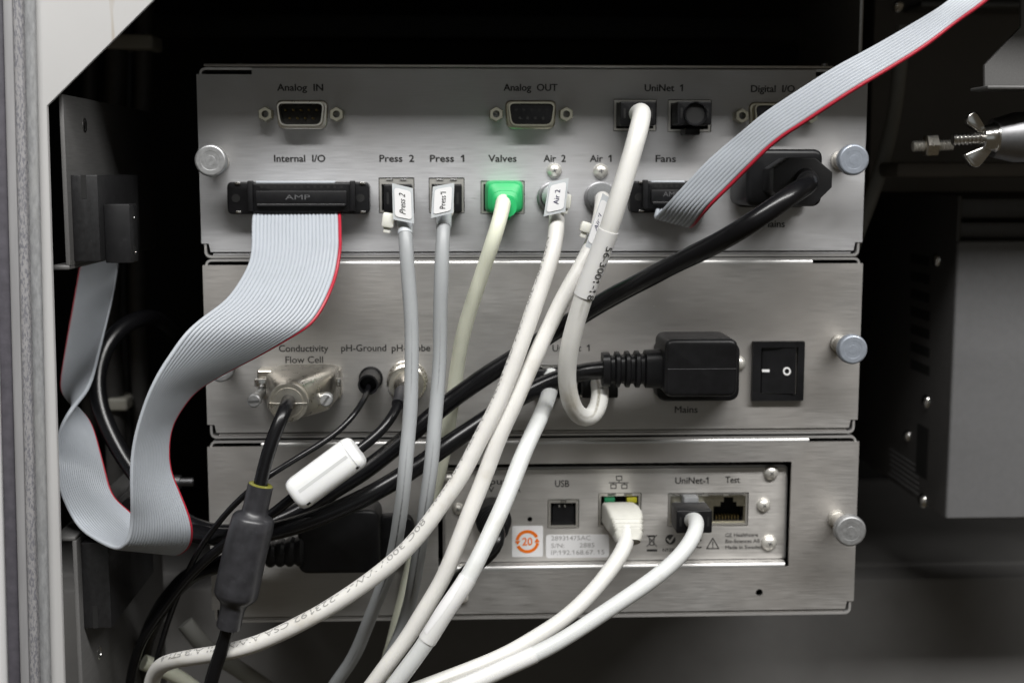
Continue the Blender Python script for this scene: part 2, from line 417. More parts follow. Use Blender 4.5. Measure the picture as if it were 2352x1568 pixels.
# ================================================================ the three modules
def holes_px(lst, y=0, r=.0004): return [rect(*pxrect(*h, y), r, 2) for h in lst]
def module(name, label, xl, xr, zt, zb, holes, slots, bend, ma, lid=None, bottom_notch=3.0*mm, oy=0.0):
    """sheet-metal module: front plate with openings, folded top bend between two corner slots, case shell behind"""
    t = thing(name, label, 'module', ((xl+xr)/2, .08, zb))
    sl, sr, sh = slots                                           # x where the left / right corner slot ends, slot height
    nz = bottom_notch; nx = 2.6*mm
    outer = [(xl, zb+nz), (xl+nx, zb+nz), (xl+nx+.6*mm, zb), (xr-nx-.6*mm, zb), (xr-nx, zb+nz), (xr, zb+nz), (xr, zt-sh), (sr, zt-sh), (sr, zt), (sl, zt), (sl, zt-sh), (xl, zt-sh)]
    fp = obj('front_plate', M().plate(outer, holes, 0.0, 1.2*mm), ma, t, sharp=30)
    # folded upper edge
    rb = bend
    prof = [(rb-rb*cos(a), zt+rb*sin(a)) for a in [k*pi/2/7 for k in range(8)]]+[(.15, zt+rb)]
    m = M().strip(prof, sl+1e-5, sr-1e-5)
    obj('top_fold', m, 'fold_metal', t, sharp=60)
    # case shell: rounded frame standing a little behind the plate
    th = .85*mm; x0, x1, z0, z1 = xl+.9*mm, xr-.9*mm, zb-2.2*mm, zt+rb+.05*mm
    o1 = rect(x0, x1, z0, z1, 2.6*mm, 5); i1 = rect(x0+th, x1-th, z0+th, z1-th, 1.6*mm, 5)
    obj('case_shell', M().plate(o1, [i1], .35*mm, .15), 'sheet_edge', t, sharp=30)
    # lower folded lip, a dark gap above it
    zl = zb-1.34*mm
    obj('bottom_lip', M().strip([(.12, zl), (1.2*mm, zl), (.75*mm, zl+.15*mm), (.55*mm, zl+.4*mm), (.6*mm, zl+.8*mm), (1.0*mm, zl+1.0*mm)], xl+4*mm, xr-4*mm), ma, t, sharp=60)
    obj('inner_tray', M().box(x0+2*mm, x1-2*mm, 16*mm, .148, zb+1*mm, zt-sh-1*mm), 'socket_dark', t)
    return t
def knob(parent, u, v, r_px, y=-18, ma='knob_metal', knurl=True):
    c = at(u, v, y); r = r_px*mmpx(u, v, y)
    k = M().lathe(c, Y, [(0, 0), (0, r*.30), (.00004, r*.31), (.00004, r*.58), (0, r*.60), (0, r*.86), (.0002, r*.93), (.0007, r*.985), (.0012, r)] , 48, cap=False, capend=False)
    o = obj('thumb_screw', k, ma, parent, sharp=18)
    m = M(); n = 96; L = .0032
    vs = []; 
    for j, t in enumerate((.0012, L)):
        for i in range(n):
            q = 2*pi*i/n; rr = r*(1.0 if i % 2 else .965) if knurl else r
            vs.append(c+V((cos(q)*rr, t, sin(q)*rr)))
    m.add(vs, [(i, (i+1) % n, n+(i+1) % n, n+i) for i in range(n)])
    obj('knurled_rim', m, ma, o, sharp=20)
    obj('shaft', M().lathe(c+Y*L, Y, [(0, r), (.0002, r*.62), (.004, r*.50), (-y*mm-L-.0015, r*.50), (-y*mm-L-.0014, r*.6), (-y*mm-L-.0001, r*.62)], 32, cap=False), 'rim_metal', o)
    return o
def dshape(cx, cz, wt, wb, h, r): return rpoly([(cx-wb/2, cz-h/2), (cx+wb/2, cz-h/2), (cx+wt/2, cz+h/2), (cx-wt/2, cz+h/2)], r, 5)
def hexnut(m, c, r, L, hole):
    ring = lambda rr, y, n=6, ph=0: [c+V((cos(2*pi*i/n+ph)*rr, y, sin(2*pi*i/n+ph)*rr)) for i in range(n)]
    n = 24
    def hexr(rr, y): return [c+V((cos(q)*rr*cos(pi/6)/max(.01, cos(((q+pi/6) % (pi/3))-pi/6)), y, sin(q)*rr*cos(pi/6)/max(.01, cos(((q+pi/6) % (pi/3))-pi/6)))) for q in [2*pi*i/n for i in range(n)]]
    m.loft([hexr(r, 0), hexr(r, -L*.85), hexr(r*.9, -L), ring(hole, -L, n), ring(hole*.9, -L*.3, n)], cap=False)
def serial_port(parent, u, v, female, y=-6):
    c = at(u, v, y)
    base = obj('serial_port', M().prism(dshape(c.x, c.z, 18.6*mm, 17.2*mm, 10.2*mm, 2.6*mm), -.0009, -.00005, .0005), 'zinc_gold' if female else 'nickel', parent)
    wt, wb, h = (16.9, 14.8, 8.3)
    m = M(); o = dshape(c.x, c.z, wt*mm, wb*mm, h*mm, 2.4*mm); i = dshape(c.x, c.z, (wt-1)*mm, (wb-1)*mm, (h-1)*mm, 2.0*mm)
    m.plate(o, [i], -.006, -.0009)
    obj('shell', m, 'zinc_gold' if female else 'nickel', base, sharp=30)
    yi = -.0056 if female else -.0014
    ins = M().prism(dshape(c.x, c.z, (wt-1.05)*mm, (wb-1.05)*mm, (h-1.05)*mm, 2.0*mm), yi, -.00095, .0003 if female else 0)
    obj('insert', ins, 'black_plastic' if female else 'socket_dark', base)
    for k in range(9):
        row = 0 if k < 5 else 1; x = c.x+((k if row == 0 else k-5+.5)-2)*2.74*mm; z = c.z+(1.42 if row == 0 else -1.42)*mm
        if female: obj('contact_hole', M().lathe(V((x, yi-.00006, z)), Y, [(0, .00055), (.0004, .0005)], 10), 'socket_dark', base)
        else: obj('pin', M().lathe(V((x, -.0052, z)), Y, [(0, .00015), (.0003, .00036), (.0038, .00036)], 10), 'pin_gold', base)
    for sx in (-1, 1):
        mm_ = M(); hexnut(mm_, V((c.x+sx*12.5*mm, 0, c.z)), 2.75*mm, 5.2*mm, 1.25*mm)
        so = obj('standoff', mm_, 'zinc_gold', base, sharp=30)
    return base
def jack(parent, u0, u1, v0, v1, y=0, tabs=2, name='network_socket', rim=.8, depth=13, ma='rim_metal', rtop=1.4):
    """metal-caged socket behind an opening of the plate: rim, springs, dark hollow"""
    x0, x1, z0, z1 = pxrect(u0, u1, v0, v1, y); g = .25*mm; y0 = y*mm
    m = M().plate(rect(x0+g, x1-g, z0+g, z1-g), [rect(x0+rim*mm+g, x1-rim*mm-g, z0+rim*mm+g, z1-rim*rtop*mm-g)], y0+.0004, y0+.0010)
    m.plate(rect(x0+g, x1-g, z0+g, z1-g), [rect(x0+g+.35*mm, x1-g-.35*mm, z0+g+.35*mm, z1-g-.35*mm)], y0+.0011, y0+depth*mm)
    base = obj(name, m, ma, parent)
    obj('hollow', M().box(x0+g+.36*mm, x1-g-.36*mm, y0+(depth-1.5)*mm, y0+(depth-.5)*mm, z0+g+.36*mm, z1-g-.36*mm), 'socket_dark', base)
    for k in range(tabs):
        xc = x0+(x1-x0)*(k+.5+(.12 if k == 0 else -.12)*(tabs > 1))/tabs
        w_ = (x1-x0)*.09
        obj('spring_tab', M().strip([(y0+.0012, z1-g-1.2*mm), (y0+.0001, z1-g-.85*mm), (y0-.00025, z1-g-.45*mm), (y0+.0002, z1-g-.05*mm)], xc-w_, xc+w_), 'shiny_metal', base)
    return base
def screw(parent, u, v, r_px, y=0, cross=True, name='screw', ma='screw_metal'):
    """domed head with a cross recess; (u,v) is the middle of the dome"""
    r = r_px*mmpx(u, v, y-1.5); c = at(u, v, y-1.8); c.y = y*mm
    prof = [(-.0022*cos(a)*1.0+0, r*sin(a)) for a in [k*pi/2/8 for k in range(9)]]
    prof = [(t*1.0, rr) for t, rr in prof]+[(-.0001, r)]
    o = obj(name, M().lathe(c, Y, prof, 32, cap=False), ma, parent, sharp=50)
    if cross:
        m = M(); q = random.uniform(0, 1.2)
        for k in (0, 1):
            a = q+k*pi/2; d = V((cos(a), 0, sin(a))); e = V((-sin(a), 0, cos(a))); L = r*.46; w_ = r*.11
            m.add([c+d*L+e*w_+Y*-.0017, c+d*L-e*w_+Y*-.0017, c-d*L-e*w_+Y*-.0017, c-d*L+e*w_+Y*-.0017,
                   c+d*L*.5+e*w_*.5+Y*-.00226, c+d*L*.5-e*w_*.5+Y*-.00226, c-d*L*.5-e*w_*.5+Y*-.00226, c-d*L*.5+e*w_*.5+Y*-.00226],
                  [(4,5,6,7),(0,1,5,4),(1,2,6,5),(2,3,7,6),(3,0,4,7)])
        obj('cross_recess', m, 'steel_dark', o)
    return o

# ---- top module
xl, xr = at(457, 370).x, at(1987, 370).x
U1_RJ = [(1409,1508,228,302), (1534,1634,229,304), (870,952,408,490), (985,1067,408,490), (1104,1205,415,492)]
b = at(1176, 577).z; tpz = at(1176, 160).z
top = module('control_module', 'brushed metal top module of the stack with Analog IN, Analog OUT and Press ports', xl, xr, tpz, b,
             holes_px(U1_RJ), (at(578, 165).x, at(1874, 168).x, 2.0*mm), .35*mm, 'brushed')
obj('lid', M().box(at(468,150).x, at(1915,150).x, -.0006, .15, tpz+.7*mm, at(1176,149).z, .0003), 'sheet_edge', top)
for u in (545, 1903): obj('lid_screw', M().lathe(V((at(u, 145).x, .006, at(u, 149).z)), Z, [(0, .0016), (.0008, .0016), (.0011, .0012)], 20), 'steel_dark', top)
for h, tb, rt in zip(U1_RJ, (0, 0, 2, 2, 0), (1.2, 1.2, 2.6, 2.6, 1.2)): jack(top, *h, tabs=tb, rtop=rt)
serial_port(top, 690, 262, False); serial_port(top, 1221, 262, True); serial_port(top, 1786, 266, True)
knob(top, 483, 369, 37.5); knob(top, 1962, 367, 35.5, ma='knob_plastic')
for s, u0, u1, vv in [('Analog  IN',637,742,201),('Analog  OUT',1157,1280,201),('UniNet  1',1481,1568,202),('Digital  I/O',1725,1825,204),
        ('Internal  I/O',630,747,364),('Press  2',872,951,364),('Press  1',988,1066,364),('Valves',1122,1186,364),('Air  2',1249,1299,364),
        ('Air  1',1355,1404,364),('Fans',1506,1552,364.5),('Mains',1752,1802,514)]:
    ptext(top, s, u0, u1, vv, 15.5)
screw(top, 1274, 392, 17.5); screw(top, 1381, 393, 17.5)
for u in (1270, 1378):
    c = at(u, 455); o = obj('air_socket', M().lathe(c, -Y, [(0, 5.9*mm), (1.6*mm, 5.9*mm), (1.9*mm, 5.5*mm), (1.9*mm, 4.6*mm), (.2*mm, 4.5*mm)], 40, cap=False), 'steel_dark', top)
# scratches on the top module's plate
for a, b_ in (((1735,343),(1790,303)), ((1690,500),(1745,500))):
    p0, p1 = at(*a, 0), at(*b_, 0); d = (p1-p0).normalized(); e = V((-d.z, 0, d.x))*.00013
    obj('scratch', M().add([p0-e*.3-Y*2e-5, p1-e-Y*2e-5, p1+e-Y*2e-5, p0+e*.3-Y*2e-5], [(0,1,2,3)]), 'sheet_edge', top)
def scratches(parent, lst):
    for (a, b_, wd) in lst:
        p0, p1 = at(*a, 0), at(*b_, 0); d = (p1-p0).normalized(); e = V((-d.z, 0, d.x))*wd*.5*mm; pm = p0.lerp(p1, .5)+e*random.uniform(-2, 2)
        obj('scratch', M().add([p0-Y*2e-5, pm-e-Y*2e-5, p1-Y*2e-5, pm+e-Y*2e-5], [(0,1,2,3)]), 'fold_metal', parent)
scratches(top, [((1310,300),(1332,318),.10), ((842,300),(868,296),.10), ((1078,455),(1100,456),.16), ((1205,455),(1238,456),.16), ((600,318),(640,321),.09), ((1655,470),(1668,452),.10)])
def header(parent, u0, u1, v0, v1):
    """flanged ribbon header: two ears with screws and a shroud between"""
    x0, x1, z0, z1 = pxrect(u0, u1, v0, v1, -6); h = z1-z0
    base = obj('ribbon_header', M().prism(rect(x0, x1, z0, z1, 2.0*mm), -.0065, -.00005, .0006), 'black_plastic', parent)
    for x in (x0+3.1*mm, x1-3.1*mm):
        obj('ear_hole', M().lathe(V((x, -.00662, (z0+z1)/2)), Y, [(0, 1.5*mm), (.0003, 1.4*mm)], 20), 'socket_dark', base)
        for z in (z0+.35*mm, z1-.9*mm):
            obj('clip', M().box(x-.1*mm, x+1.9*mm, -.0072, -.006, z, z+.9*mm, .0003), 'shiny_metal', base)
    return base
header(top, 522, 848, 418, 492); header(top, 1447, 1628, 416, 489)

# ---- middle module
xl2, xr2 = at(466, 640).x, at(1981, 640).x
zt2, zb2 = at(1176, 607).z, at(1176, 988).z
U2_RJ = [(1208,1302,838,914), (1320,1418,838,914)]
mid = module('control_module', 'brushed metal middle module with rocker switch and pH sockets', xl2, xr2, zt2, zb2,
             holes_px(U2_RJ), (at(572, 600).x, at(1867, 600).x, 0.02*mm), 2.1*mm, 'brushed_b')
for h in U2_RJ: jack(mid, *h, tabs=2)
knob(mid, 1960, 803, 34, ma='knob_plastic'); knob(mid, 505, 845, 34)
for s, u0, u1, vv, cp in [('Conductivity',641,754,800,15),('Flow Cell',656,742,826,15),('pH-Ground',784,887,799,15),('pH-Probe',900,988,799,15),('UniNet  1',1269,1354,799,15),('Mains',1550,1602,940,15)]:
    ptext(mid, s, u0, u1, vv, cp, fat=.009)
screw(mid, 1698, 836, 17, cross=False)
x0, x1, z0, z1 = pxrect(1728, 1847, 784, 920, -2)
sw = obj('rocker_switch', M().plate(rect(x0, x1, z0, z1, .5*mm), [rect(x0+3.2*mm, x1-2.4*mm, z0+2.3*mm, z1-2.2*mm)], -.0022, -.00005), 'black_plastic', mid)
obj('switch_well', M().box(x0+3.2*mm, x1-2.4*mm, .0012, .002, z0+2.3*mm, z1-2.2*mm), 'socket_dark', sw)
xa, xb = x0+3.6*mm, x1-3.4*mm; xm = (xa+xb)/2; za, zb_ = z0+2.7*mm, z1-2.6*mm
m = M()
pr = [(xa, -.0002), (xa+.3*mm, -.0008), (xm, -.0013), (xb-.4*mm, -.0030), (xb, -.0027), (xb, .001), (xa, .001)]
vs = [(x, y, za) for x, y in pr]+[(x, y, zb_) for x, y in pr]; n = len(pr)
m.add(vs, [(i, (i+1)%n, n+(i+1)%n, n+i) for i in range(n)]+[tuple(range(n)), tuple(range(2*n-1, n-1, -1))])
rk = obj('rocker', m, 'black_plastic', sw, sharp=25)
def onrocker(u, v):
    p = at(u, v, -2); x = p.x
    y = -.0013
    for (xa_, ya_), (xb_, yb_) in zip(pr[:4], pr[1:4]):
        if xa_ <= x <= xb_: y = ya_+(yb_-ya_)*(x-xa_)/(xb_-xa_)
    return V((x, y-9e-5, p.z))
m = M(); m.add([onrocker(*q) for q in ((1752,849),(1769,849),(1769,855),(1752,855))], [(0,1,2,3)]); obj('on_mark', m, 'white_ink', rk, sharp=0) if False else obj('on_mark', m, 'white_ink', sw, sharp=0)
m = M(); vs = []; n = 28
for rr in (8.8, 5.2): vs += [onrocker(1807+rr*.95*cos(2*pi*i/n), 852+rr*1.1*sin(2*pi*i/n)) for i in range(n)]
m.add(vs, [(i, (i+1)%n, n+(i+1)%n, n+i) for i in range(n)]); obj('off_mark', m, 'white_ink', sw, sharp=0)
# pH ground bush and coaxial socket
c = at(852, 868)
obj('ground_socket', M().lathe(c, -Y, [(0, 4.4*mm), (.8*mm, 4.4*mm), (1.0*mm, 3.9*mm), (.2*mm, 3.8*mm)], 36, cap=False), 'black_plastic', mid)
c = at(936, 872)
cx = obj('coaxial_socket', M().lathe(c, -Y, [(0, 7.4*mm), (1.2*mm, 7.4*mm), (1.5*mm, 6.9*mm)], 6+24, cap=False), 'nickel', mid)
obj('barrel', M().lathe(c-Y*1.5*mm, -Y, [(0, 5.2*mm), (8*mm, 5.2*mm)], 32, cap=False), 'nickel', cx)

scratches(mid, [((845,712),(872,714),.16), ((1535,668),(1538,650),.12), ((1500,700),(1506,703),.45), ((700,650),(716,646),.14), ((1012,690),(1030,693),.12), ((1860,880),(1880,868),.10), ((1640,720),(1668,722),.09)])
# ---- bottom module
xl3, xr3 = at(477, 1060).x, at(1972, 1060).x
zt3, zb3 = at(1176, 1020).z, at(1176, 1408).z
o0, o1, oz0, oz1 = pxrect(1006, 1815, 1063, 1306)
pin = at(1744, 1360); 
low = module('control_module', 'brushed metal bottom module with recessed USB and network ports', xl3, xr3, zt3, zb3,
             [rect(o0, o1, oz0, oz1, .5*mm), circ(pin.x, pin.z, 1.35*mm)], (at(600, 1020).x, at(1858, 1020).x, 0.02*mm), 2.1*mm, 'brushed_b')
knob(low, 1955, 1220, 36, knurl=False)
scratches(low, [((1546,1052),(1556,1060),.14), ((1900,1255),(1908,1270),.10), ((1180,1345),(1228,1347),.12), ((1420,1385),(1470,1381),.09), ((1850,1330),(1862,1345),.1), ((620,1105),(700,1106),.18)])
screw(low, 1062, 1375, 14, cross=False)
# folded lower lip of the opening
lipx1 = at(1803, 1298).x
prof = [(1.6*mm-1.6*mm*cos(a), oz0+1.9*mm*sin(a)) for a in [k*pi/2/7 for k in range(8)]]+[(.01, oz0+1.95*mm)]
obj('opening_lip', M().strip(prof, o0, lipx1), 'fold_metal', low, sharp=60)
YI = 4.0
i0, i1, j0, j1 = pxrect(1022, 1803, 1076, 1286, YI)
IH = [(1258,1330,1146,1213), (1374,1473,1131,1211), (1534,1719,1131,1208)]
led = at(1217, 1192, YI)
ip = obj('inner_plate', M().plate(rect(i0, i1, j0, j1, 1.5*mm), holes_px(IH, YI)+[circ(led.x, led.z, .95*mm, 14)], YI*mm, YI*mm+.0012), 'inner_plate', low)
obj('inner_plate_rim', M().plate(rect(i0-.9*mm, i1+.9*mm, j0-1.0*mm, j1+.6*mm, 1.9*mm), [rect(i0+.35*mm, i1-.35*mm, j0+.35*mm, j1-.35*mm, 1.3*mm)], YI*mm+.0013, YI*mm+.006), 'sheet_edge', low)
for s, u0, u1, vv, cp in [('USB',1275,1307,1110,15),('UniNet-1',1551,1627,1103,14.5),('Test',1666,1699,1101,14.5),('Input',1104,1164,1105,14),('24V',1100,1135,1124,12),('A',1187,1195,1124,12)]:
    ptext(low, s, u0, u1, vv, cp, YI, fat=.009)
for i, s in enumerate(('GE Healthcare', 'Bio-Sciences AB', 'Made in Sweden')):
    ptext(low, s, 1666, (1741, 1745, 1750)[i], 1228+14*i, 8, YI, fat=.003, ma='ink')
ptext(low, 'N136', 1522, 1548, 1262, 7, YI, fat=.003)
def lineart(parent, name, polys, y=YI, wpx=2.2, ma='ink', closed=False):
    m = M()
    for pl in polys:
        for a, b_ in zip(pl[:-1], pl[1:]):
            p0, p1 = at(*a, y), at(*b_, y); d = (p1-p0).normalized(); hw = wpx*.5*mmpx(*a, y); e = V((-d.z, 0, d.x))*hw; d = d*hw*.6
            k = -Y*random.uniform(4e-5, 7e-5)
            m.add([p0-d-e+k, p1+d-e+k, p1+d+e+k, p0-d+e+k], [(0,1,2,3)])
    return obj(name, m, ma, parent, sharp=0)
sq = lambda x, y_, w_, h: [(x, y_), (x+w_, y_), (x+w_, y_+h), (x, y_+h), (x, y_)]
lineart(low, 'network_symbol', [sq(1416,1093,12,9), [(1422,1102),(1422,1108)], [(1399,1108),(1443,1108)], [(1409,1108),(1409,1112)], [(1434,1108),(1434,1112)], sq(1403,1112,12,9), sq(1428,1112,12,9)])
lineart(low, 'warning_symbol', [[(1623,1259),(1637,1235),(1651,1259),(1623,1259)], [(1637,1243),(1637,1252)], [(1637,1255),(1637,1256.5)]], wpx=2.4)
lineart(low, 'bin_symbol', [[(1490,1229),(1503,1229)], [(1491,1231),(1493,1251),(1501,1251),(1503,1231)], [(1486,1228),(1508,1254)], [(1508,1228),(1486,1254)], [(1490,1231),(1504,1231)]], wpx=2.0)
lineart(low, 'bin_symbol_bar', [[(1487,1263),(1508,1263)]], wpx=5)
m = M(); c = at(1540, 1238, YI); m.add([c+V((cos(a)*2.0*mm, -5e-5, sin(a)*2.0*mm)) for a in [2*pi*i/24 for i in range(24)]], [tuple(range(24))]); obj('tick_symbol', m, 'ink', low, sharp=0)
lineart(low, 'tick_symbol_stroke', [[(1533,1237),(1539,1244),(1550,1228)]], y=YI-.1, wpx=4, ma='inner_plate')
arc = lambda cx, cy, r, a0, a1, n=9: [(cx+r*cos(R(a0+(a1-a0)*i/n)), cy+r*sin(R(a0+(a1-a0)*i/n))) for i in range(n+1)]
lineart(low, 'conformity_symbol', [arc(1589,1248,9,60,300), arc(1606,1248,9,60,300), [(1597,1248),(1604,1248)]], wpx=2.8)
# stickers on the inner plate
x0, x1, z0, z1 = pxrect(1176, 1247, 1207, 1278, YI)
st = obj('recycling_sticker', M().prism(rect(x0, x1, z0, z1, .6*mm), YI*mm-.00012, YI*mm-.00002), 'label_white', low, sharp=0)
cx_, cz_ = (x0+x1)/2-.05*mm, (z0+z1)/2
m = M(); ys = YI*mm-.0002
def ringarc(a0, a1, r0, r1, n=18):
    vs = [];
    for i in range(n+1):
        a = R(a0+(a1-a0)*i/n); vs += [(cx_+r0*cos(a), ys, cz_+r0*sin(a)), (cx_+r1*cos(a), ys, cz_+r1*sin(a))]
    m.add(vs, [(2*i, 2*i+1, 2*i+3, 2*i+2) for i in range(n)])
ringarc(25, 172, 3.3*mm, 4.5*mm); ringarc(205, 352, 3.3*mm, 4.5*mm)
for a, s in ((185, 1), (5, 1)):
    a = R(a); cc = V((cx_+3.7*mm*cos(a), ys-1e-5, cz_+3.7*mm*sin(a))); rad = V((cos(a), 0, sin(a))); tan = V((-sin(a), 0, cos(a)))
    if a > 1: m.add([cc+rad*1.0*mm-tan*.6*mm, cc-rad*1.1*mm-tan*.6*mm, cc+tan*1.0*mm], [(0,1,2)])
    else: m.add([cc+rad*1.0*mm-tan*.6*mm, cc-rad*1.1*mm-tan*.6*mm, cc+tan*1.0*mm], [(0,1,2)])
obj('recycling_ring', m, 'orange', st, sharp=0)
obj('sticker_number', text_map('20', lambda t, k: V((cx_-1.95*mm+3.9*mm*t, ys, cz_-1.45*mm+2.9*mm*k)), .02), 'orange', st, sharp=0)
x0, x1, z0, z1 = pxrect(1254, 1399, 1227, 1280, YI)
st = obj('serial_sticker', M().prism(rect(x0, x1, z0, z1, 1.2*mm), YI*mm-.00012, YI*mm-.00002), 'label_white', low, sharp=0)
for s, u0, u1, vv in (('28931475AC',1266,1356,1235), ('S/N:',1266,1296,1252), ('2885',1331,1365,1251), ('IP:192.168.67. 15',1266,1388,1268)):
    a = at(u0, vv+5, YI); b_ = at(u1, vv+5, YI); hh = at(u0, vv-5, YI).z-a.z
    obj('sticker_text', text_map(s, lambda t, k: V((a.x+(b_.x-a.x)*t, ys, a.z+hh*k)), .0), 'label_ink', st, sharp=0)
# USB, network and test jacks of the inner plate
j = jack(low, *IH[0], y=YI, tabs=1, name='usb_socket', rim=.9)
u0, u1, v0, v1 = 1270, 1320, 1158, 1206; x0, x1, z0, z1 = pxrect(u0, u1, v0, v1, YI)
obj('usb_tongue', M().prism(rpoly([(x0, z0), (x1, z0), (x1, z1-1.2*mm), (x1-1.3*mm, z1), (x0+1.3*mm, z1), (x0, z1-1.2*mm)], .3*mm), YI*mm+.0018, YI*mm+.004), 'black_plastic', j)
for u in (1285, 1298):
    c = at(u, 1163, YI); obj('contact', M().box(c.x-.25*mm, c.x+.25*mm, YI*mm+.001, YI*mm+.0018, c.z-.5*mm, c.z+.5*mm), 'shiny_metal', j)
j = jack(low, *IH[1], y=YI, tabs=2)
for u, ma in ((1401, 'led_green'), (1452, 'led_yellow')):
    x0, x1, z0, z1 = pxrect(u-12, u+12, 1141, 1156, YI); obj('indicator', M().box(x0, x1, YI*mm+.0009, YI*mm+.004, z0, z1, .0003), ma, j)
j = jack(low, *IH[2], y=YI, tabs=4, name='double_network_socket')
x0, x1, z0, z1 = pxrect(1537, 1717, 1133, 1206, YI)
tx0, tx1, tz0, tz1 = pxrect(1640, 1709, 1143, 1197, YI)
def keyhole(x0, x1, z0, z1):
    xm = (x0+x1)/2; w_ = x1-x0; h = z1-z0
    return [(x0, z0), (x1, z0), (x1, z0+h*.62), (xm+w_*.27, z0+h*.62), (xm+w_*.27, z0+h*.8), (xm+w_*.16, z0+h*.8), (xm+w_*.16, z1), (xm-w_*.16, z1), (xm-w_*.16, z0+h*.8), (xm-w_*.27, z0+h*.8), (xm-w_*.27, z0+h*.62), (x0, z0+h*.62)]
ux0, ux1, uz0, uz1 = pxrect(1553, 1622, 1143, 1197, YI)
obj('socket_face', M().plate(rect(x0+.3*mm, x1-.3*mm, z0+.3*mm, z1-.3*mm), [keyhole(tx0, tx1, tz0, tz1), keyhole(ux0, ux1, uz0, uz1)], YI*mm+.0013, YI*mm+.0018), 'zinc_gold', j)
for k in range(8):
    x = tx0+(tx1-tx0)*(.14+.72*k/7); obj('contact', M().box(x-.16*mm, x+.16*mm, YI*mm+.003, YI*mm+.006, tz0+.1*mm, tz0+1.6*mm), 'pin_gold', j)
obj('socket_ledge', M().box(tx0, tx1, YI*mm+.0019, YI*mm+.009, tz0-.3*mm, tz0+.05*mm), 'black_gloss', j)
for u, v, r in ((1773,1087,17), (1756,1161,16), (1769,1248,18), (1031,1100,13), (1052,1170,14)): screw(low, u, v, r, YI, cross=True)
# mains inlet block on the left of the bottom module
x0, x1, z0, z1 = pxrect(860, 952, 1180, 1290, -2)
sw3 = obj('inlet_switch', M().prism(rect(x0, x1, z0, z1, 5*mm, 6), -.004, -.00005, .001), 'black_plastic', low)
# printed line of the folded sheet edges

# ================================================================ cables
def cable(name, label, cat, px, d, ma, group=None, it=6, n=18):
    pts = path(px, it); t = thing(name, label, cat, pts[0], group)
    r = d*mm/2; f1, f2, f3 = (random.uniform(0, 6.28) for _ in range(3)); acc = 0; rl = []
    for i in range(1, len(pts)-1):
        acc += (pts[i]-pts[i-1]).length; Nn, B = frame(pts[i], (pts[i+1]-pts[i-1]).normalized())
        k = min(1, acc/.03); pts[i] = pts[i]+B*(sin(acc*105+f1)*.16+sin(acc*220+f2)*.05)*mm*k+Nn*sin(acc*120+f3)*.14*mm*k
    rl = [r*(1+.012*sin(i*.33+f1)+.010*sin(i*.9+f2)) for i in range(len(pts))]
    j = obj('jacket', M().tube(pts, rl, n), ma, t, uv=True)
    return t, pts, r
def cut(pts, s0, s1):
    out = []; acc = 0
    for i, p in enumerate(pts):
        if i: acc += (p-pts[i-1]).length
        if s0 <= acc <= s1: out.append(p)
    return out
def slen(pts, u, v):
    """arclength of the point of the cable that shows nearest to pixel (u,v)"""
    best = (1e9, 0); acc = 0
    for i, p in enumerate(pts):
        if i: acc += (p-pts[i-1]).length
        q = ROT.transposed() @ (p-CAM); uu = CU+FPX*q.x/-q.z; vv = CV-FPX*q.y/-q.z
        dd = (uu-u)**2+(vv-v)**2
        if dd < best[0]: best = (dd, acc)
    return best[1]
def sleeve(parent, pts, r, a, b, ma='sleeve_clear', name='sleeve', grow=.25):
    s0, s1 = sorted((slen(pts, *a), slen(pts, *b)))
    return obj(name, M().tube(cut(pts, s0, s1), r+grow*mm, 20), ma, parent)
def plug_rj(parent, u0, u1, v0, v1, y0, y1, ma='black_plastic', name='plug', slots=True):
    """square modular plug; pixel box measured on its front face at depth y0"""
    x0, x1, z0, z1 = pxrect(u0, u1, v0, v1, y0)
    o = obj(name, M().prism(rect(x0, x1, z0, z1, .7*mm), y0*mm, y1*mm, .0004), ma, parent)
    if slots:
        for x in (x0+1.1*mm, x1-1.9*mm):
            obj('slot', M().box(x, x+.8*mm, y0*mm-.00006, y0*mm+.0003, z0+(z1-z0)*.3, z0+(z1-z0)*.72), 'socket_dark', o)
    return o
def tag(parent, c, y, textstr, box=(.18,.82,.26,.74), ma='ink', ys=None):
    """flat marker tied to a cable, corners tl,tr,br,bl in pixels, sticker with hand-set lettering running upwards"""
    P = [at(u, v, yy) for (u, v), yy in zip(c, ys or (y,)*4)]
    o = obj('marker_tag', M().slab(P, .0007), 'tag_plastic', parent, sharp=0)
    def inset(a, b): return [P[0].lerp(P[1], x).lerp(P[3].lerp(P[2], x), y_) for x, y_ in ((a, b), (1-a, b), (1-a, 1-b), (a, 1-b))]
    Q = inset(.10, .10); nr = (Q[1]-Q[0]).cross(Q[3]-Q[0]).normalized()
    if nr.dot(CAM-Q[0]) < 0: nr = -nr
    Q = [q_+nr*.00025 for q_ in Q]
    ring = []
    for i in range(4):
        p, a, b = Q[i], Q[i-1], Q[(i+1)%4]; ra = (a-p).normalized()*.0011; rb = (b-p).normalized()*.0011
        for k in range(4): t = k/3; ring.append((p+ra)*(1-t)**2+p*2*t*(1-t)+(p+rb)*t*t)
    k = len(ring); st = obj('sticker', M().add(ring+[q_-nr*.0001 for q_ in ring], [tuple(range(k))]+[(i, (i+1)%k, k+(i+1)%k, k+i) for i in range(k)]), 'label_white', o, sharp=0)
    # lettering runs from the foot to the head of the tag
    rot = [Q[3], Q[0], Q[1], Q[2]]      # tl of text = bottom-left of tag
    qtext(o, textstr, rot, ma, .0, .25, box=box)
    return o
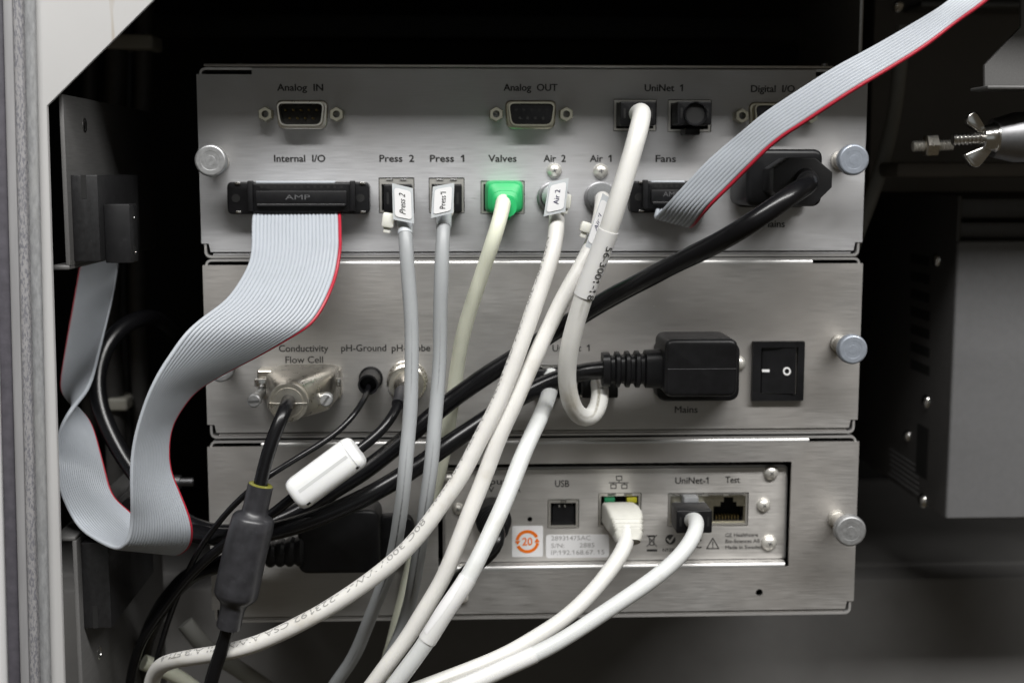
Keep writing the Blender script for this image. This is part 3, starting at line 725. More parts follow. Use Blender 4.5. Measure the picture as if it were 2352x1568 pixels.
def tie_head(parent, u, v, y, w_=4.2, h=5.0, rot=0.2, name='tie_head'):
    c = at(u, v, y); m = M().box(-w_/2*mm, w_/2*mm, -2*mm, 2*mm, -h/2*mm, h/2*mm, .0008)
    m2 = M().merge(m, Matrix.Translation(c) @ Matrix.Rotation(rot, 4, 'Y'))
    m2.merge(M().box(-w_*.28*mm, w_*.28*mm, -1*mm, 1*mm, -(h/2+1.8)*mm, -h/2*mm, .0003), Matrix.Translation(c) @ Matrix.Rotation(rot, 4, 'Y'))
    return obj(name, m2, 'tie_white', parent)
G_NET = 'pale network cables plugged into the modules'

# --- Press 2 / Press 1, grey
t, P, r = cable('network_cable', 'left one of the two grey hanging cables, its tag reading Press 2', 'cable',
    [(926,458,-9),(927,470,-20),(928,500,-31),(931,560,-36),(943,680,-38),(946,800,-40),(938,1000,-46),(930,1100,-49),(917,1200,-44),(893,1310,-32),(858,1400,-20),(815,1500,-8),(772,1568,0),(720,1640,10)], 4.9, 'cable_grey', G_NET)
plug_rj(t, 881, 946, 424, 488, -8, 9)
tag(t, [(900.4,421),(948.5,432.6),(951,513.7),(902.8,504)], -37, 'Press 2', (.14,.86,.36,.72))
tie_head(t, 892, 506, -34, rot=.15); sleeve(t, P, r, (929,508), (930,545), 'tag_plastic', 'clear_sleeve', .15)
t, P, r = cable('network_cable', 'grey hanging cable between the Press 2 cable and the cream Valves cable', 'cable',
    [(1020,456,-9),(1020,468,-20),(1019,500,-31),(1017,560,-36),(1014,640,-38),(1010,800,-38),(1004,900,-40),(997,1000,-44),(988,1100,-46),(971,1200,-42),(957,1300,-32),(938,1400,-18),(912,1470,-12),(880,1540,-5),(850,1640,4)], 4.9, 'cable_grey', G_NET)
plug_rj(t, 994, 1061, 424, 488, -8, 9)
tag(t, [(994,429),(1043.7,420),(1041,489),(990,501)], -37, 'Press 1', (.14,.86,.34,.66))
sleeve(t, P, r, (1018,490), (1018,528), 'tag_plastic', 'clear_sleeve', .15)
obj('tie_band', M().tube(cut(P, slen(P,1019,470), slen(P,1019,484)), r+.9*mm, 18), 'tie_white', t)
# --- Valves, cream with green boot
t, P, r = cable('network_cable', 'cream cable with a green boot in the Valves socket', 'cable',
    [(1157,452,-9),(1157,462,-20),(1153,490,-29),(1140,530,-31),(1122,580,-29),(1103,640,-25),(1081,704,-21),(1060,790,-16),(1043,892,-11),(1027,990,-8),(1008,1090,-6),(980,1190,-5),(947,1290,-5),(927,1376,-4),(905,1470,0),(870,1580,8),(845,1640,12)], 5.3, 'cable_cream', G_NET)
c0 = at(1155, 455, 0); secs = []
prof = [(2, 6.6, 5.5, 0, 7), (-6, 6.8, 5.8, .2, 7), (-10, 6.7, 5.7, .1, 6), (-12, 6.4, 5.5, 0, 5)]
for i in range(8):
    f = i/7; yy = -12-9*f; a = 6.3-2.5*f; bb = 5.4-1.8*f; dz = -2.2*f*f-.8*f; e = 5-2.7*f
    g = .86 if i in (2, 4, 6) else 1.0
    prof += [(yy-.25, a*g if g < 1 else a, bb*g if g < 1 else bb, dz, e), (yy-.75, a*g if g < 1 else a, bb*g if g < 1 else bb, dz, e)]
for yy, a, bb, dz, e in prof: secs.append(sel(V((c0.x+.2*mm, yy*mm, c0.z+.4*mm+dz*mm)), X, Z, a*mm, bb*mm, e, 40))
obj('green_boot', M().loft(secs), 'green_boot', t, sharp=35)
obj('latch', M().box(c0.x-1.8*mm, c0.x+2.2*mm, -.016, .002, c0.z-7.4*mm, c0.z-5.2*mm, .0006), 'green_boot', t)
# --- Air 2, white printed cable sweeping to the lower left
t, P, r = cable('sensor_cable', 'white printed cable with the Air 2 tag sweeping to the lower left', 'cable',
    [(1274,455,-10),(1276,468,-22),(1279,500,-32),(1274,560,-38),(1253,632,-41),(1229,704,-43),(1200,785,-45),(1170,865,-47),(1139,937,-49),(1104,1005,-50),(1062,1092,-52),(1020,1150,-53),(975,1215,-54),(919,1274,-55),(812,1360,-56),(704,1425,-56),(597,1474,-54),(520,1496,-52),(445,1509,-46),(395,1518,-38),(362,1532,-30),(347,1560,-24),(342,1640,-20)], 5.5, 'cable_white', G_NET)
c = at(1274, 452, -6)
obj('plug', M().lathe(V((c.x, -.0003, c.z)), -Y, [(0, 4.4*mm), (6*mm, 4.4*mm), (10*mm, 4.2*mm), (14*mm, 3.4*mm), (18*mm, 3.0*mm)], 32), 'pale_boot', t)
tag(t, [(1260.9,419.5),(1306.5,408.7),(1298.5,486.6),(1248.8,497)], -38, 'Air 2', (.22,.78,.34,.66), ma='ink_blue')
tie_head(t, 1300, 462, -33, 3.4, 5, .1)
s0 = slen(P, 985, 1203); s1 = slen(P, 385, 1520)
ctext(t, '80C 300V VW-1 -223192 CSA AWM I/II A/B FT1-4', P, r, s0, s1, R(40), 2.0*mm, flip=True, ma='ink_worn')
ctext(t, 'AWM 80C 300V VW-1 CSA AWM I/II A/B FT1-4 300V VW-1', P, r, slen(P,1262,540), slen(P,1000,1185), R(68), 2.0*mm, flip=True, ma='ink_worn')
# --- Air 1
t, P, r = cable('sensor_cable', 'white cable in the Air 1 socket passing behind the sleeve numbered 56-3001-18', 'cable',
    [(1383,455,-10),(1385,462,-22),(1383,490,-30),(1370,540,-34),(1348,585,-37),(1321,632,-39),(1284,704,-41),(1246,785,-43),(1210,865,-45),(1176,937,-47),(1145,1004,-49),(1114,1092,-51),(1079,1180,-53),(1043,1268,-55),(1006,1349,-56),(980,1390,-57),(938,1462,-57),(892,1524,-57),(860,1568,-56),(800,1640,-55)], 5.5, 'cable_white', G_NET)
c = at(1383, 452, -6)
pr = [(0, 5.0*mm), (5*mm, 5.0*mm)]
for k in range(6): pr += [(5*mm+k*1.6*mm+.1*mm, (4.75-.28*k)*mm), (5*mm+k*1.6*mm+.7*mm, (4.75-.28*k)*mm), (5*mm+k*1.6*mm+.75*mm, (4.45-.28*k)*mm), (5*mm+k*1.6*mm+1.5*mm, (4.45-.28*k)*mm)]
obj('plug', M().lathe(V((c.x, -.0003, c.z)), -Y, pr, 36), 'grey_boot', t, sharp=30)
tag(t, [(1384,444),(1402,454),(1366,577),(1344,566)], -40, 'Air 1', (.3,.7,.3,.75), ma='ink_blue', ys=(-46,-47,-47,-46))
tie_head(t, 1345, 522, -38, 3.6, 3.6, .3)
# --- UniNet jumper: top module to middle module
t, P, r = cable('network_jumper', 'white jumper with a numbered sleeve looping from the top module to the middle one', 'cable',
    [(1464,263,-8),(1468,259,-24),(1473,258,-36),(1475,264,-44),(1472,278,-49),(1466,300,-52),(1449,356,-54),(1427,437,-55),(1403,517,-55),(1394,543,-54),(1341,678,-50),(1323,731,-48),(1309,785,-46),(1302,839,-43),(1303,892,-40),(1311,930,-37),(1326,955,-34),(1346,965,-31),(1366,955,-27),(1378,930,-23),(1381,905,-18),(1379,890,-12),(1376,880,-6)], 6.3, 'cable_white_worn', G_NET)
plug_rj(t, 1425, 1507, 233, 288, -12, 8); plug_rj(t, 1338, 1420, 850, 914, -6, 8, name='lower_plug')
sl = sleeve(t, P, r, (1398,533), (1342,683), 'sleeve_clear', 'numbered_sleeve', .3)
ctext(t, '56-3001-18', P, r+.35*mm, slen(P,1391,556), slen(P,1345,672), R(-40), 2.4*mm, flip=True, ma='ink', bold=.0)
# --- blank plug of the second UniNet socket
o = thing('blank_plug', 'empty black plug with a round hole right of the white looping jumper', 'plug', at(1584, 264, -2))
pb = plug_rj(o, 1556, 1635, 233, 287, -12, 8, name='body')
c = at(1597, 262, -12.05)
obj('cable_entry', M().lathe(V((c.x, -.0119, c.z)), -Y, [(.0002, 3.2*mm), (.0006, 3.4*mm), (.0016, 3.75*mm), (.0018, 4.0*mm), (.0016, 4.15*mm), (0, 4.2*mm)], 36, cap=False, capend=False), 'black_gloss', o)
obj('entry_hollow', M().lathe(V((c.x, -.0121, c.z)), -Y, [(-.0001, 3.5*mm), (.00015, 3.45*mm)], 32), 'socket_dark', o)
obj('latch', M().box(c.x-3.0*mm, c.x+2.4*mm, -.009, .002, c.z-7.2*mm, c.z-4.6*mm, .0005), 'black_plastic', o)
# --- lower UniNet cable of the middle module
t, P, r = cable('network_cable', 'white cable with a blank white flag label running from the middle module', 'cable',
    [(1266,862,-3),(1266,874,-9),(1263,898,-19),(1250,935,-30),(1235,968,-36),(1218,1004,-41),(1184,1092,-50),(1147,1180,-58),(1104,1268,-64),(1064,1345,-67),(1030,1392,-68),(983,1470,-68),(938,1530,-67),(900,1580,-66),(850,1640,-65)], 5.7, 'cable_cool', G_NET)
plug_rj(t, 1222, 1296, 850, 912, -5, 8, slots=True)
sl = sleeve(t, P, r, (1055,1318), (985,1468), 'sleeve_clear', 'label_sleeve', .22)
ss0, ss1 = slen(P,1050,1322), slen(P,988,1462); pp = cut(P, ss0, ss1)
m = M(); vs = []; k = len(pp)
for j, p in enumerate(pp):
    T = (pp[min(j+1,k-1)]-pp[max(j-1,0)]).normalized(); Nn, B = frame(p, T); taper = min(1, min(j, k-1-j)/3.0)
    for q in range(7):
        a = R(38+(q-3)*11*(.5+.5*taper)); vs.append(p+(Nn*cos(a)+B*sin(a))*(r+.30*mm))
m.add(vs, [(j*7+i, j*7+i+1, j*7+8+i, j*7+7+i) for j in range(k-1) for i in range(6)])
obj('flag_label', m, 'label_white', t)
# --- network cable with beige boot
t, P, r = cable('network_cable', 'white cable with a beige ribbed boot under the network symbol', 'cable',
    [(1432,1190,-12),(1440,1215,-22),(1443,1240,-27),(1434,1262,-30),(1410,1300,-34),(1361,1360,-40),(1294,1420,-46),(1214,1475,-52),(1133,1518,-57),(1039,1553,-60),(985,1572,-62),(880,1610,-64)], 5.6, 'cable_white_worn', G_NET)
secs = []
for yy, u, v, a, bb, e, tilt in [(4,1420,1178,5.7,4.0,8,0),(-8,1428,1185,5.8,4.2,8,.1),(-13,1434,1195,5.8,4.6,7,.35),(-16,1437,1204,5.6,4.7,6,.6),(-17,1438,1208,5.0,4.2,6,.65),(-17.6,1438.5,1210,5.5,4.6,6,.7),(-18.6,1439,1214,4.9,4.1,5,.75),(-19.2,1440,1216,5.3,4.4,5,.8),(-20.2,1441,1220,4.7,4.0,5,.85),(-20.8,1441.5,1222,5.1,4.3,5,.9),(-21.8,1442,1226,4.5,3.9,4,.9),(-22.4,1442.5,1229,4.8,4.1,4,.95),(-24.5,1443.5,1240,4.3,3.8,3,1.0),(-25.5,1443.5,1245,3.9,3.5,2.5,1.0)]:
    c = at(u, v, yy); secs.append(sel(c, X, (Z*cos(tilt)-Y*sin(tilt)).normalized(), a*1.1*mm, bb*1.08*mm, e, 36))
obj('ribbed_boot', M().loft(secs), 'beige_boot', t, sharp=35)
# --- lower UniNet-1 cable with black plug
t, P, r = cable('network_cable', 'white cable from the black plug left of the Test socket', 'cable',
    [(1588,1195,-12),(1594,1193,-26),(1600,1198,-38),(1600,1215,-44),(1591,1236,-48),(1567,1270,-52),(1533,1305,-55),(1484,1344,-58),(1430,1378,-60),(1361,1424,-62),(1294,1466,-64),(1227,1502,-66),(1160,1534,-68),(1095,1564,-70),(980,1610,-72)], 5.4, 'cable_cool', G_NET)
plug_rj(t, 1554, 1636, 1172, 1224, -14, -2); 
x0, x1, z0, z1 = pxrect(1549, 1632, 1160, 1215, -2); obj('plug_neck', M().box(x0+.8*mm, x1-.8*mm, -.0021, .009, z0+.3*mm, z1-.5*mm, .0004), 'grey_boot', t)
x0, x1, z0, z1 = pxrect(1570, 1604, 1140, 1165, 0); obj('latch', M().box(x0, x1, -.001, .008, z0, z1, .0005), 'grey_boot', t)
sleeve(t, P, r, (1232,1500), (1040,1590), 'sleeve_clear', 'blank_sleeve', .22)
# --- power input plug of the bottom module
t, P, r = cable('power_lead', 'black lead with a round ribbed plug curving below the recessed ports', 'cable',
    [(1128,1185,-6),(1136,1200,-16),(1146,1222,-24),(1146,1245,-28),(1130,1268,-28),(1102,1290,-26),(1070,1315,-22),(1035,1350,-16),(1000,1400,-8),(960,1480,2),(920,1600,10)], 5.2, 'cord_black', 'black power leads')
c = at(1130, 1185, 0); ax = (at(1146, 1228, -24)-at(1128, 1180, 0)).normalized()
pr = [(0, 6.6*mm), (9*mm, 6.6*mm), (9.5*mm, 6.2*mm)]
for k in range(6): pr += [((10+k*1.6)*mm, (6.0-.35*k)*mm), ((10.8+k*1.6)*mm, (6.0-.35*k)*mm), ((10.9+k*1.6)*mm, (5.6-.35*k)*mm), ((11.5+k*1.6)*mm, (5.6-.35*k)*mm)]
obj('round_plug', M().lathe(at(1128, 1180, 3), ax, pr, 36), 'black_plastic', t, sharp=30)
# --- mains cords
t, P, r = cable('mains_cord', 'thick black mains cord from the octagonal plug crossing to the left loop', 'cord',
    [(1845,411,-38),(1857,418,-52),(1848,430,-64),(1815,447,-70),(1740,502,-72),(1636,565,-62),(1515,624,-48),(1407,680,-35),(1327,729,-28),(1273,763,-25),(1219,798,-23),(1139,846,-21),(1071,893,-20),(1031,922,-20),(960,985,-21),(887,1043,-22),(833,1083,-23),(760,1128,-24),(686,1176,-25),(600,1212,-26),(510,1225,-25),(440,1206,-20),(350,1135,-12),(275,1035,-4),(232,940,2),(222,855,8),(245,785,14),(290,742,22),(345,728,34),(400,760,60)], 6.5, 'cord_black', 'black power leads')
x0, x1, z0, z1 = pxrect(1690, 1852, 364, 476, -1)
obj('plug_flange', M().prism(rect(x0, x1, z0, z1, 3*mm, 6), -.0035, -.00005, .001), 'black_plastic', t)
x0, x1, z0, z1 = pxrect(1712, 1886, 343, 474, -28)
obj('plug_body', M().prism(rpoly([(x0, z0), (x1, z0), (x1, z1), (x0, z1)], 3.4*mm, 6), -.030, -.0036, .0016), 'black_plastic', t)
x0, x1, z0, z1 = pxrect(1776, 1912, 362, 472, -44); cx5 = 6.0*mm
obj('octagonal_cap', M().prism([(x0+cx5*.8, z0), (x1-cx5, z0), (x1, z0+cx5), (x1, z1-cx5*.8), (x1-cx5, z1), (x0+cx5*.9, z1), (x0, z1-cx5*.6), (x0, z0+cx5*.8)], -.044, -.029, .0005, 2), 'cap_rubber', t, sharp=30)
sp = cut(P, .004, .016); obj('strain_relief', M().tube(sp, [r+(.75-.55*i/len(sp))*mm for i in range(len(sp))], 22), 'black_rubber', t)
t, P, r = cable('mains_cord', 'black mains cord from the ribbed right-angle plug by the rocker switch', 'cord',
    [(1412,848,-21),(1380,849,-21),(1327,855,-20),(1273,871,-19),(1233,890,-19),(1180,922,-20),(1120,960,-23),(1034,1016,-28),(954,1073,-32),(860,1132,-36),(779,1169,-38),(699,1200,-38),(645,1214,-37),(580,1228,-35),(511,1236,-31),(444,1224,-25),(380,1215,-15),(300,1220,5),(230,1240,30)], 6.5, 'cord_black', 'black power leads')
x0, x1, z0, z1 = pxrect(1503, 1690, 781, 914, -3)
obj('plug_base', M().prism(rect(x0, x1, z0, z1, 4*mm, 6), -.010, -.00005, .001), 'black_plastic', t)
x0, x1, z0, z1 = pxrect(1527, 1695, 779, 912, -32)
pbod = obj('plug_body', M().prism(rect(x0, x1, z0, z1, 3.2*mm, 6), -.032, -.0101, .0016), 'black_plastic', t)
zz = at(1600, 847, -32).z; obj('mould_seam', M().box(x0+1*mm, x1-.6*mm, -.03212, -.0315, zz-.08*mm, zz+.08*mm), 'emboss', pbod)
secs = []; y0 = -21
pa, pb_ = at(1534, 846, y0), at(1383, 848, y0)
nseg = 40
for i in range(nseg+1):
    f = i/nseg; c = pa.lerp(pb_, f); hz = (6.9-.9*f)*mm; hy = (6.2-1.0*f)*mm
    if .36 < f < .97 and int((f-.36)/.0763) % 2 == 0: hz *= .80; hy *= .80
    secs.append(sel(c, Y, Z, hy, hz, 3.2, 28))
obj('ribbed_strain_relief', M().loft(secs), 'black_plastic', t, sharp=35)
t, P, r = cable('mains_cord', 'black mains cord and plug in the shade on the bottom module', 'cord',
    [(690,1262,-14),(640,1268,-14),(590,1275,-13),(520,1290,-10),(440,1320,-2),(380,1380,10),(340,1460,25),(320,1560,35)], 6.5, 'cord_black', 'black power leads')
x0, x1, z0, z1 = pxrect(683, 872, 1172, 1318, -16)
obj('plug_body', M().prism(rect(x0, x1, z0, z1, 4*mm, 6), -.016, -.00005, .0016), 'black_plastic', t)
secs = [sel(at(700, 1262, -13).lerp(at(612, 1272, -13), i/12), Y, Z, (5.0-.6*i/12)*mm*(1 if i % 3 else .84), (5.6-1.0*i/12)*mm*(1 if i % 3 else .84), 3, 24) for i in range(13)]
obj('strain_relief', M().loft(secs), 'black_plastic', t, sharp=35)

# --- conductivity cell lead with metal hood and shrink-wrapped choke
t, P, r = cable('cell_lead', 'black lead with a shrink-wrapped choke from the metal Conductivity Flow Cell hood', 'cable',
    [(664,915,-36),(661,926,-45),(655,942,-50),(646,962,-52),(631,995,-53),(615,1038,-54),(603,1080,-55),(594,1130,-56),(556,1285,-57),(522,1450,-56),(505,1500,-55),(488,1545,-54),(470,1640,-52)], 4.6, 'cord_black', 'thin black leads')
fx0, fx1, fz0, fz1 = pxrect(594, 784, 846, 912, -5)
hood = obj('connector_hood', M().prism(rect(fx0, fx1, fz0, fz1, .8*mm), -.0085, -.00005, .0008), 'nickel', t)
c0, c1 = at(694, 876, -8), at(664, 921, -38); secs = []
for f, a, bb, e, dz in [(0,11.2,6.3,6,0),(.05,11.6,6.6,7,0),(.52,11.2,7.2,7,0),(.58,10.6,7.2,6,0),(.74,8.8,7.0,4,-.1),(.9,6.9,6.8,2.6,-.1),(.95,6.3,6.4,2.2,0)]:
    c = c0.lerp(c1, f); c.x += (2.2*mm)*(1-f); secs.append(sel(c+Z*dz*mm, X, Z, a*mm, bb*mm, e, 40))
obj('hood_shell', M().loft(secs), 'nickel', hood, sharp=28)
obj('hood_ridge', M().box(fx0+5.2*mm, fx1-4.0*mm, -.0100, -.0080, fz1-.9*mm, fz1+.5*mm, .0004), 'nickel', hood)
for sx, w_ in ((-1, 1), (1, 1)):
    xx = (fx0+1.5*mm) if sx < 0 else (fx1-2.2*mm)
    obj('clamp_block', M().box(xx-1.8*mm, xx+2.6*mm, -.013, -.0086, fz1-5.4*mm, fz1-2.6*mm, .0004), 'shiny_metal', hood)
cd_ = at(662, 924, -40)
obj('clamp_disc', M().lathe(cd_, -Y, [(-3*mm, 6.6*mm), (0, 6.7*mm), (.5*mm, 6.5*mm), (.5*mm, 5.9*mm), (.2*mm, 5.7*mm), (.2*mm, 5.1*mm), (.45*mm, 4.9*mm), (.45*mm, .5*mm)], 48), 'nickel', hood, sharp=30)
obj('disc_split', M().box(cd_.x-6.4*mm, cd_.x+6.4*mm, -.0409, -.0398, cd_.z-.55*mm, cd_.z-.1*mm, .0001), 'shiny_metal', hood)
for u, v, bu, bv, ang in ((583,921,640,872,0.05), (748,919,772,874,.95)):
    h = at(u, v, -30); b0 = at(bu, bv, -6); ax = (b0-h)
    s_ = obj('hood_screw', M().lathe(h, Y, [(-.0001, 0), (0, 1.9*mm), (.4*mm, 2.3*mm), (3.6*mm, 2.3*mm), (3.7*mm, 1.7*mm), (22*mm, 1.7*mm)], 28, cap=False), 'knob_metal', hood)
    d = V((cos(ang), 0, sin(ang))); e = V((-sin(ang), 0, cos(ang)))*.3*mm
    obj('screw_slot', M().add([h+d*1.9*mm-e-Y*.0003, h+d*1.9*mm+e-Y*.0003, h-d*1.9*mm+e-Y*.0003, h-d*1.9*mm-e-Y*.0003], [(0,1,2,3)]), 'steel_dark', hood)
a0, a1 = at(599, 1113, -56), at(524, 1441, -57); axd = (a1-a0); Ln = axd.length; axd.normalize()
prof = [(0, 2.6), (.001, 4.1), (.09, 4.2), (.16, 4.15), (.195, 4.4), (.215, 6.2), (.235, 6.9), (.30, 7.15), (.5, 7.2), (.70, 7.3), (.755, 7.25), (.775, 6.9), (.80, 6.0), (.825, 4.6), (.86, 4.1), (.92, 4.0), (.985, 4.05), (1.0, 3.9)]
u_ = axd.cross(Y).normalized(); w_ = axd.cross(u_); secs = []
for f, rr in prof:
    c = a0+axd*Ln*f; n = 40; ring = []
    for i in range(n):
        q = 2*pi*i/n; k = 1+.012*sin(3*q+f*9)+.008*sin(7*q-f*14); ring.append(c+(u_*cos(q)+w_*sin(q))*rr*mm*k)
    secs.append(ring)
ch = obj('choke', M().loft(secs), 'shrink_tube', t, sharp=60)
obj('glue_ring', M().lathe(a0-axd*.3*mm, axd, [(0, 2.4*mm), (0, 3.6*mm), (.25*mm, 3.95*mm), (.6*mm, 4.0*mm)], 32, cap=False, capend=False), 'glue', ch)
# --- pH ground lead and pH probe lead
t, P, r = cable('ground_lead', 'thin black lead from the pH-Ground plug', 'cable',
    [(847,886,-12),(845,896,-17),(838,915,-24),(824,940,-29),(791,980,-33),(747,1014,-36),(692,1045,-39),(640,1076,-42),(613,1092,-44),(570,1128,-44),(535,1163,-42),(498,1205,-38),(462,1255,-34),(430,1312,-30),(402,1380,-26),(375,1465,-22),(355,1540,-18),(345,1640,-14)], 2.1, 'cord_black', 'thin black leads')
c = at(852, 868); ax = V((0, -1, 0))
obj('plug', M().lathe(V((c.x, -.0004, c.z)), ax, [(0, 3.75*mm), (7*mm, 3.75*mm), (15*mm, 3.65*mm), (15*mm, 3.0*mm), (8*mm, 2.8*mm)], 36, cap=False), 'black_plastic', t)
t, P, r = cable('probe_lead', 'black lead from the pH-Probe coaxial plug through the white choke', 'cable',
    [(924,892,-20),(921,908,-27),(917,925,-31),(905,952,-35),(880,985,-38),(846,1017,-41),(819,1036,-42),(750,1087,-44),(679,1137,-44),(640,1168,-43),(600,1195,-41),(507,1255,-36),(430,1330,-30),(380,1393,-26),(336,1450,-22),(308,1520,-16),(295,1600,-12)], 3.5, 'cord_black', 'thin black leads')
c = at(936, 872)
pr = [(2*mm, 6.6*mm), (3*mm, 7.0*mm), (8*mm, 7.0*mm), (8.4*mm, 6.4*mm), (10*mm, 6.2*mm), (10*mm, 4.6*mm), (15*mm, 4.3*mm), (17*mm, 3.6*mm), (19*mm, 2.6*mm)]
pl = obj('coaxial_plug', M().lathe(V((c.x, -.001, c.z)), -Y, pr, 40, cap=False), 'nickel', t, sharp=30)
pr = [(0, 6.95*mm)]
m = M(); n = 60; vs = []
for tt in (3.2, 7.8):
    for i in range(n): q = 2*pi*i/n; rr = (7.25 if i % 2 else 6.95)*mm; vs.append(V((c.x+cos(q)*rr, -.001-tt*mm, c.z+sin(q)*rr)))
m.add(vs, [(i, (i+1)%n, n+(i+1)%n, n+i) for i in range(n)]); obj('knurled_ring', m, 'nickel', pl, sharp=20)
ppp = cut(P, .002, .014); obj('strain_relief', M().tube(ppp, [2.5*mm-.06*mm*i for i in range(len(ppp))], 18), 'shrink_tube', t)
# --- white clip-on choke
a0, a1 = at(681, 1136, -47), at(817, 1036, -46); axd = (a1-a0); Ln = axd.length; axd.normalize()
vu, vw = frame((a0+a1)/2, axd)                                     # vu faces the front, vw across
t = thing('clip_on_choke', 'glossy white plastic clip-on choke on the thin black probe lead', 'choke', (a0+a1)/2)
secs = []
for f, k in [(-.045,.62),(-.035,.78),(-.01,.90),(.03,.97),(.08,1.0),(.5,1.0),(.92,1.0),(.97,.97),(1.01,.90),(1.035,.78),(1.045,.62)]:
    c = a0+axd*Ln*f; secs.append(sel(c, vw, vu, 5.9*mm*k, 6.0*mm*k, 2.9, 36))
body = obj('body', M().loft(secs), 'ferrite_white', t, sharp=40)
def onc(f, w_, lift=.0): return a0+axd*Ln*f+vw*w_*mm+vu*(6.0*(1-abs(w_/5.9)**2.9)**(1/2.9)+lift)*mm
def patch(f0, f1, w0, w1, lift, ma, name, parent):
    m = M(); nn = 6; vs = [onc(f, w0+(w1-w0)*i/nn, lift) for f in (f0, f1) for i in range(nn+1)]
    m.add(vs, [(i, i+1, nn+2+i, nn+1+i) for i in range(nn)]); return obj(name, m, ma, parent)
patch(.10, .90, -.9, .2, .05, 'ferrite_grey', 'recessed_strip', t)
sgn = -1 if onc(.5, 3).z > onc(.5, -3).z else 1
for f in (.10, .92): patch(f-.025, f+.03, sgn*4.4, sgn*5.1, .06, 'socket_dark', 'latch_hole', t)
patch(.30, .72, sgn*5.35, sgn*5.75, .05, 'ferrite_grey', 'latch_gap', t)
ring = [a0+axd*Ln*.935+(p_-a0-axd*Ln*.5) for p_ in sel(a0+axd*Ln*.5, vw, vu, 6.02*mm, 6.12*mm, 2.9, 36)]
ring2 = [p_+axd*.25*mm for p_ in ring]
obj('end_seam', M().loft([ring, ring2], cap=False), 'ferrite_grey', t)

# ================================================================ ribbon cables
def ribbon(name, label, px, n, red_first, body):
    """px rows: (uL,vL,yL, uR,vR,yR); every conductor is its own round wire, webbed to the next by overlap"""
    A = smooth(cr([at(*p[:3]) for p in px], .004), 0); 
    cl = [at(*p[:3]) for p in px]; crr = [at(*p[3:]) for p in px]
    def res(P, N=26):
        out = []
        Q = [P[0]*2-P[1]]+P+[P[-1]*2-P[-2]]
        for i in range(1, len(Q)-2):
            for k in range(N//4):
                t = k/(N//4); p0, p1, p2, p3 = Q[i-1], Q[i], Q[i+1], Q[i+2]
                out.append(.5*((2*p1)+(p2-p0)*t+(2*p0-5*p1+4*p2-p3)*t*t+(-p0+3*p1-3*p2+p3)*t**3))
        out.append(P[-1]); return out
    Lp, Rp = smooth(res(cl), 4), smooth(res(crr), 4)
    t = thing(name, label, 'ribbon cable', Lp[0])
    k = len(Lp); web = M(); nv = []
    for j in range(n):
        f = j/(n-1); pts = [Lp[i].lerp(Rp[i], f) for i in range(k)]
        rad = [min(.80*mm, (Lp[i]-Rp[i]).length/(2*(n-1))*1.20) for i in range(k)]
        is_red = j == (0 if red_first else n-1)
        if is_red: rad = [q_*.78 for q_ in rad]
        obj('wire', M().tube(pts, rad, 10), 'ribbon_red' if is_red else 'ribbon_grey', t, label='red edge wire' if is_red else None)
    return t, Lp, Rp
def ribbon_plug(t, u0, u1, v0, v1, y0, y1, pitch, n, word, wu):
    x0, x1, z0, z1 = pxrect(u0, u1, v0, v1, y0)
    b = obj('ribbon_plug', M().prism(rect(x0, x1, z0, z1, .5*mm), y0*mm, y1*mm, .0004), 'black_plastic', t)
    obj('cover', M().box(x0+1.6*mm, x1-1.6*mm, y0*mm-.0016, y0*mm-.00005, z0+2.2*mm, z1-2.6*mm, .0004), 'black_plastic', b)
    zq = z0+2.3*mm; yq = y0*mm-.00165; obj('cover_edge', M().strip([(yq+.0004, zq-.25*mm), (yq-.0006, zq-.2*mm), (yq-.0006, zq), (yq-.00035, zq+.6*mm), (yq+.0004, zq+.62*mm)], x0+2.2*mm, x1-2.2*mm), 'black_gloss', b)
    for x in (x0-1.3*mm, x1-.6*mm):
        obj('latch_arm', M().box(x, x+1.9*mm, y0*mm-.0012, y1*mm, z0+.3*mm, z1+.9*mm, .0004), 'black_plastic', b)
    for i in range(n):
        x = x0+2.4*mm+(x1-x0-4.8*mm)*(i+.5)/n
        for z in (z1-1.7*mm, z0+.7*mm): obj('contact_slot', M().box(x-pitch*.3*mm, x+pitch*.3*mm, y0*mm-.00006, y0*mm+.0004, z, z+.9*mm), 'socket_dark', b)
    a = at(wu[0], wu[2], y0-1.7); c = at(wu[1], wu[2], y0-1.7); hh = 11*mmpx(wu[0], wu[2], y0)
    obj('moulded_lettering', text_map(word, lambda tt, k: V((a.x+(c.x-a.x)*tt, y0*mm-.00168, a.z-hh*.5+hh*k)), .0), 'emboss', b, sharp=0)
    return b
rows = [(590,478,-4,776,476,-4),(584,500,-9,780,498,-9),(583,540,-17,781,545,-17),(582,574,-24,781,574,-22),(575,609,-33,772,628,-27),(551,654,-43,756,673,-33),(519,695,-51,734,716,-37),
        (465,735,-58,707,748,-40),(430,767,-62,659,778,-42),(403,803,-64,592,816,-43),(370,852,-66,524,851,-44),(346,898,-67,456,892,-44),(330,940,-67,419,935,-44),(315,990,-67,395,978,-43),(305,1045,-67,387,1026,-43),
        (303,1100,-67,391,1080,-43),(304,1150,-66,412,1133,-43),(304,1188,-64,432,1183,-43),(300,1226,-63,440,1222,-42),(288,1250,-62,432,1255,-38),(268,1258,-58,405,1272,-31),
        (228,1240,-53,385,1258,-25),(188,1212,-47,345,1222,-20),(158,1166,-40,300,1180,-16),(138,1115,-33,258,1140,-12),(132,1060,-26,241,1085,-9),(134,1010,-26,228,1037,-6),(145,972,-26,206,968,-1),(170,932,-22,165,925,8),
        (205,885,-8,141,890,16),(228,800,8,150,815,24),(248,720,20,164,730,32),(263,650,28,178,650,38),(275,560,34,192,560,44),(282,470,38,200,470,48)]
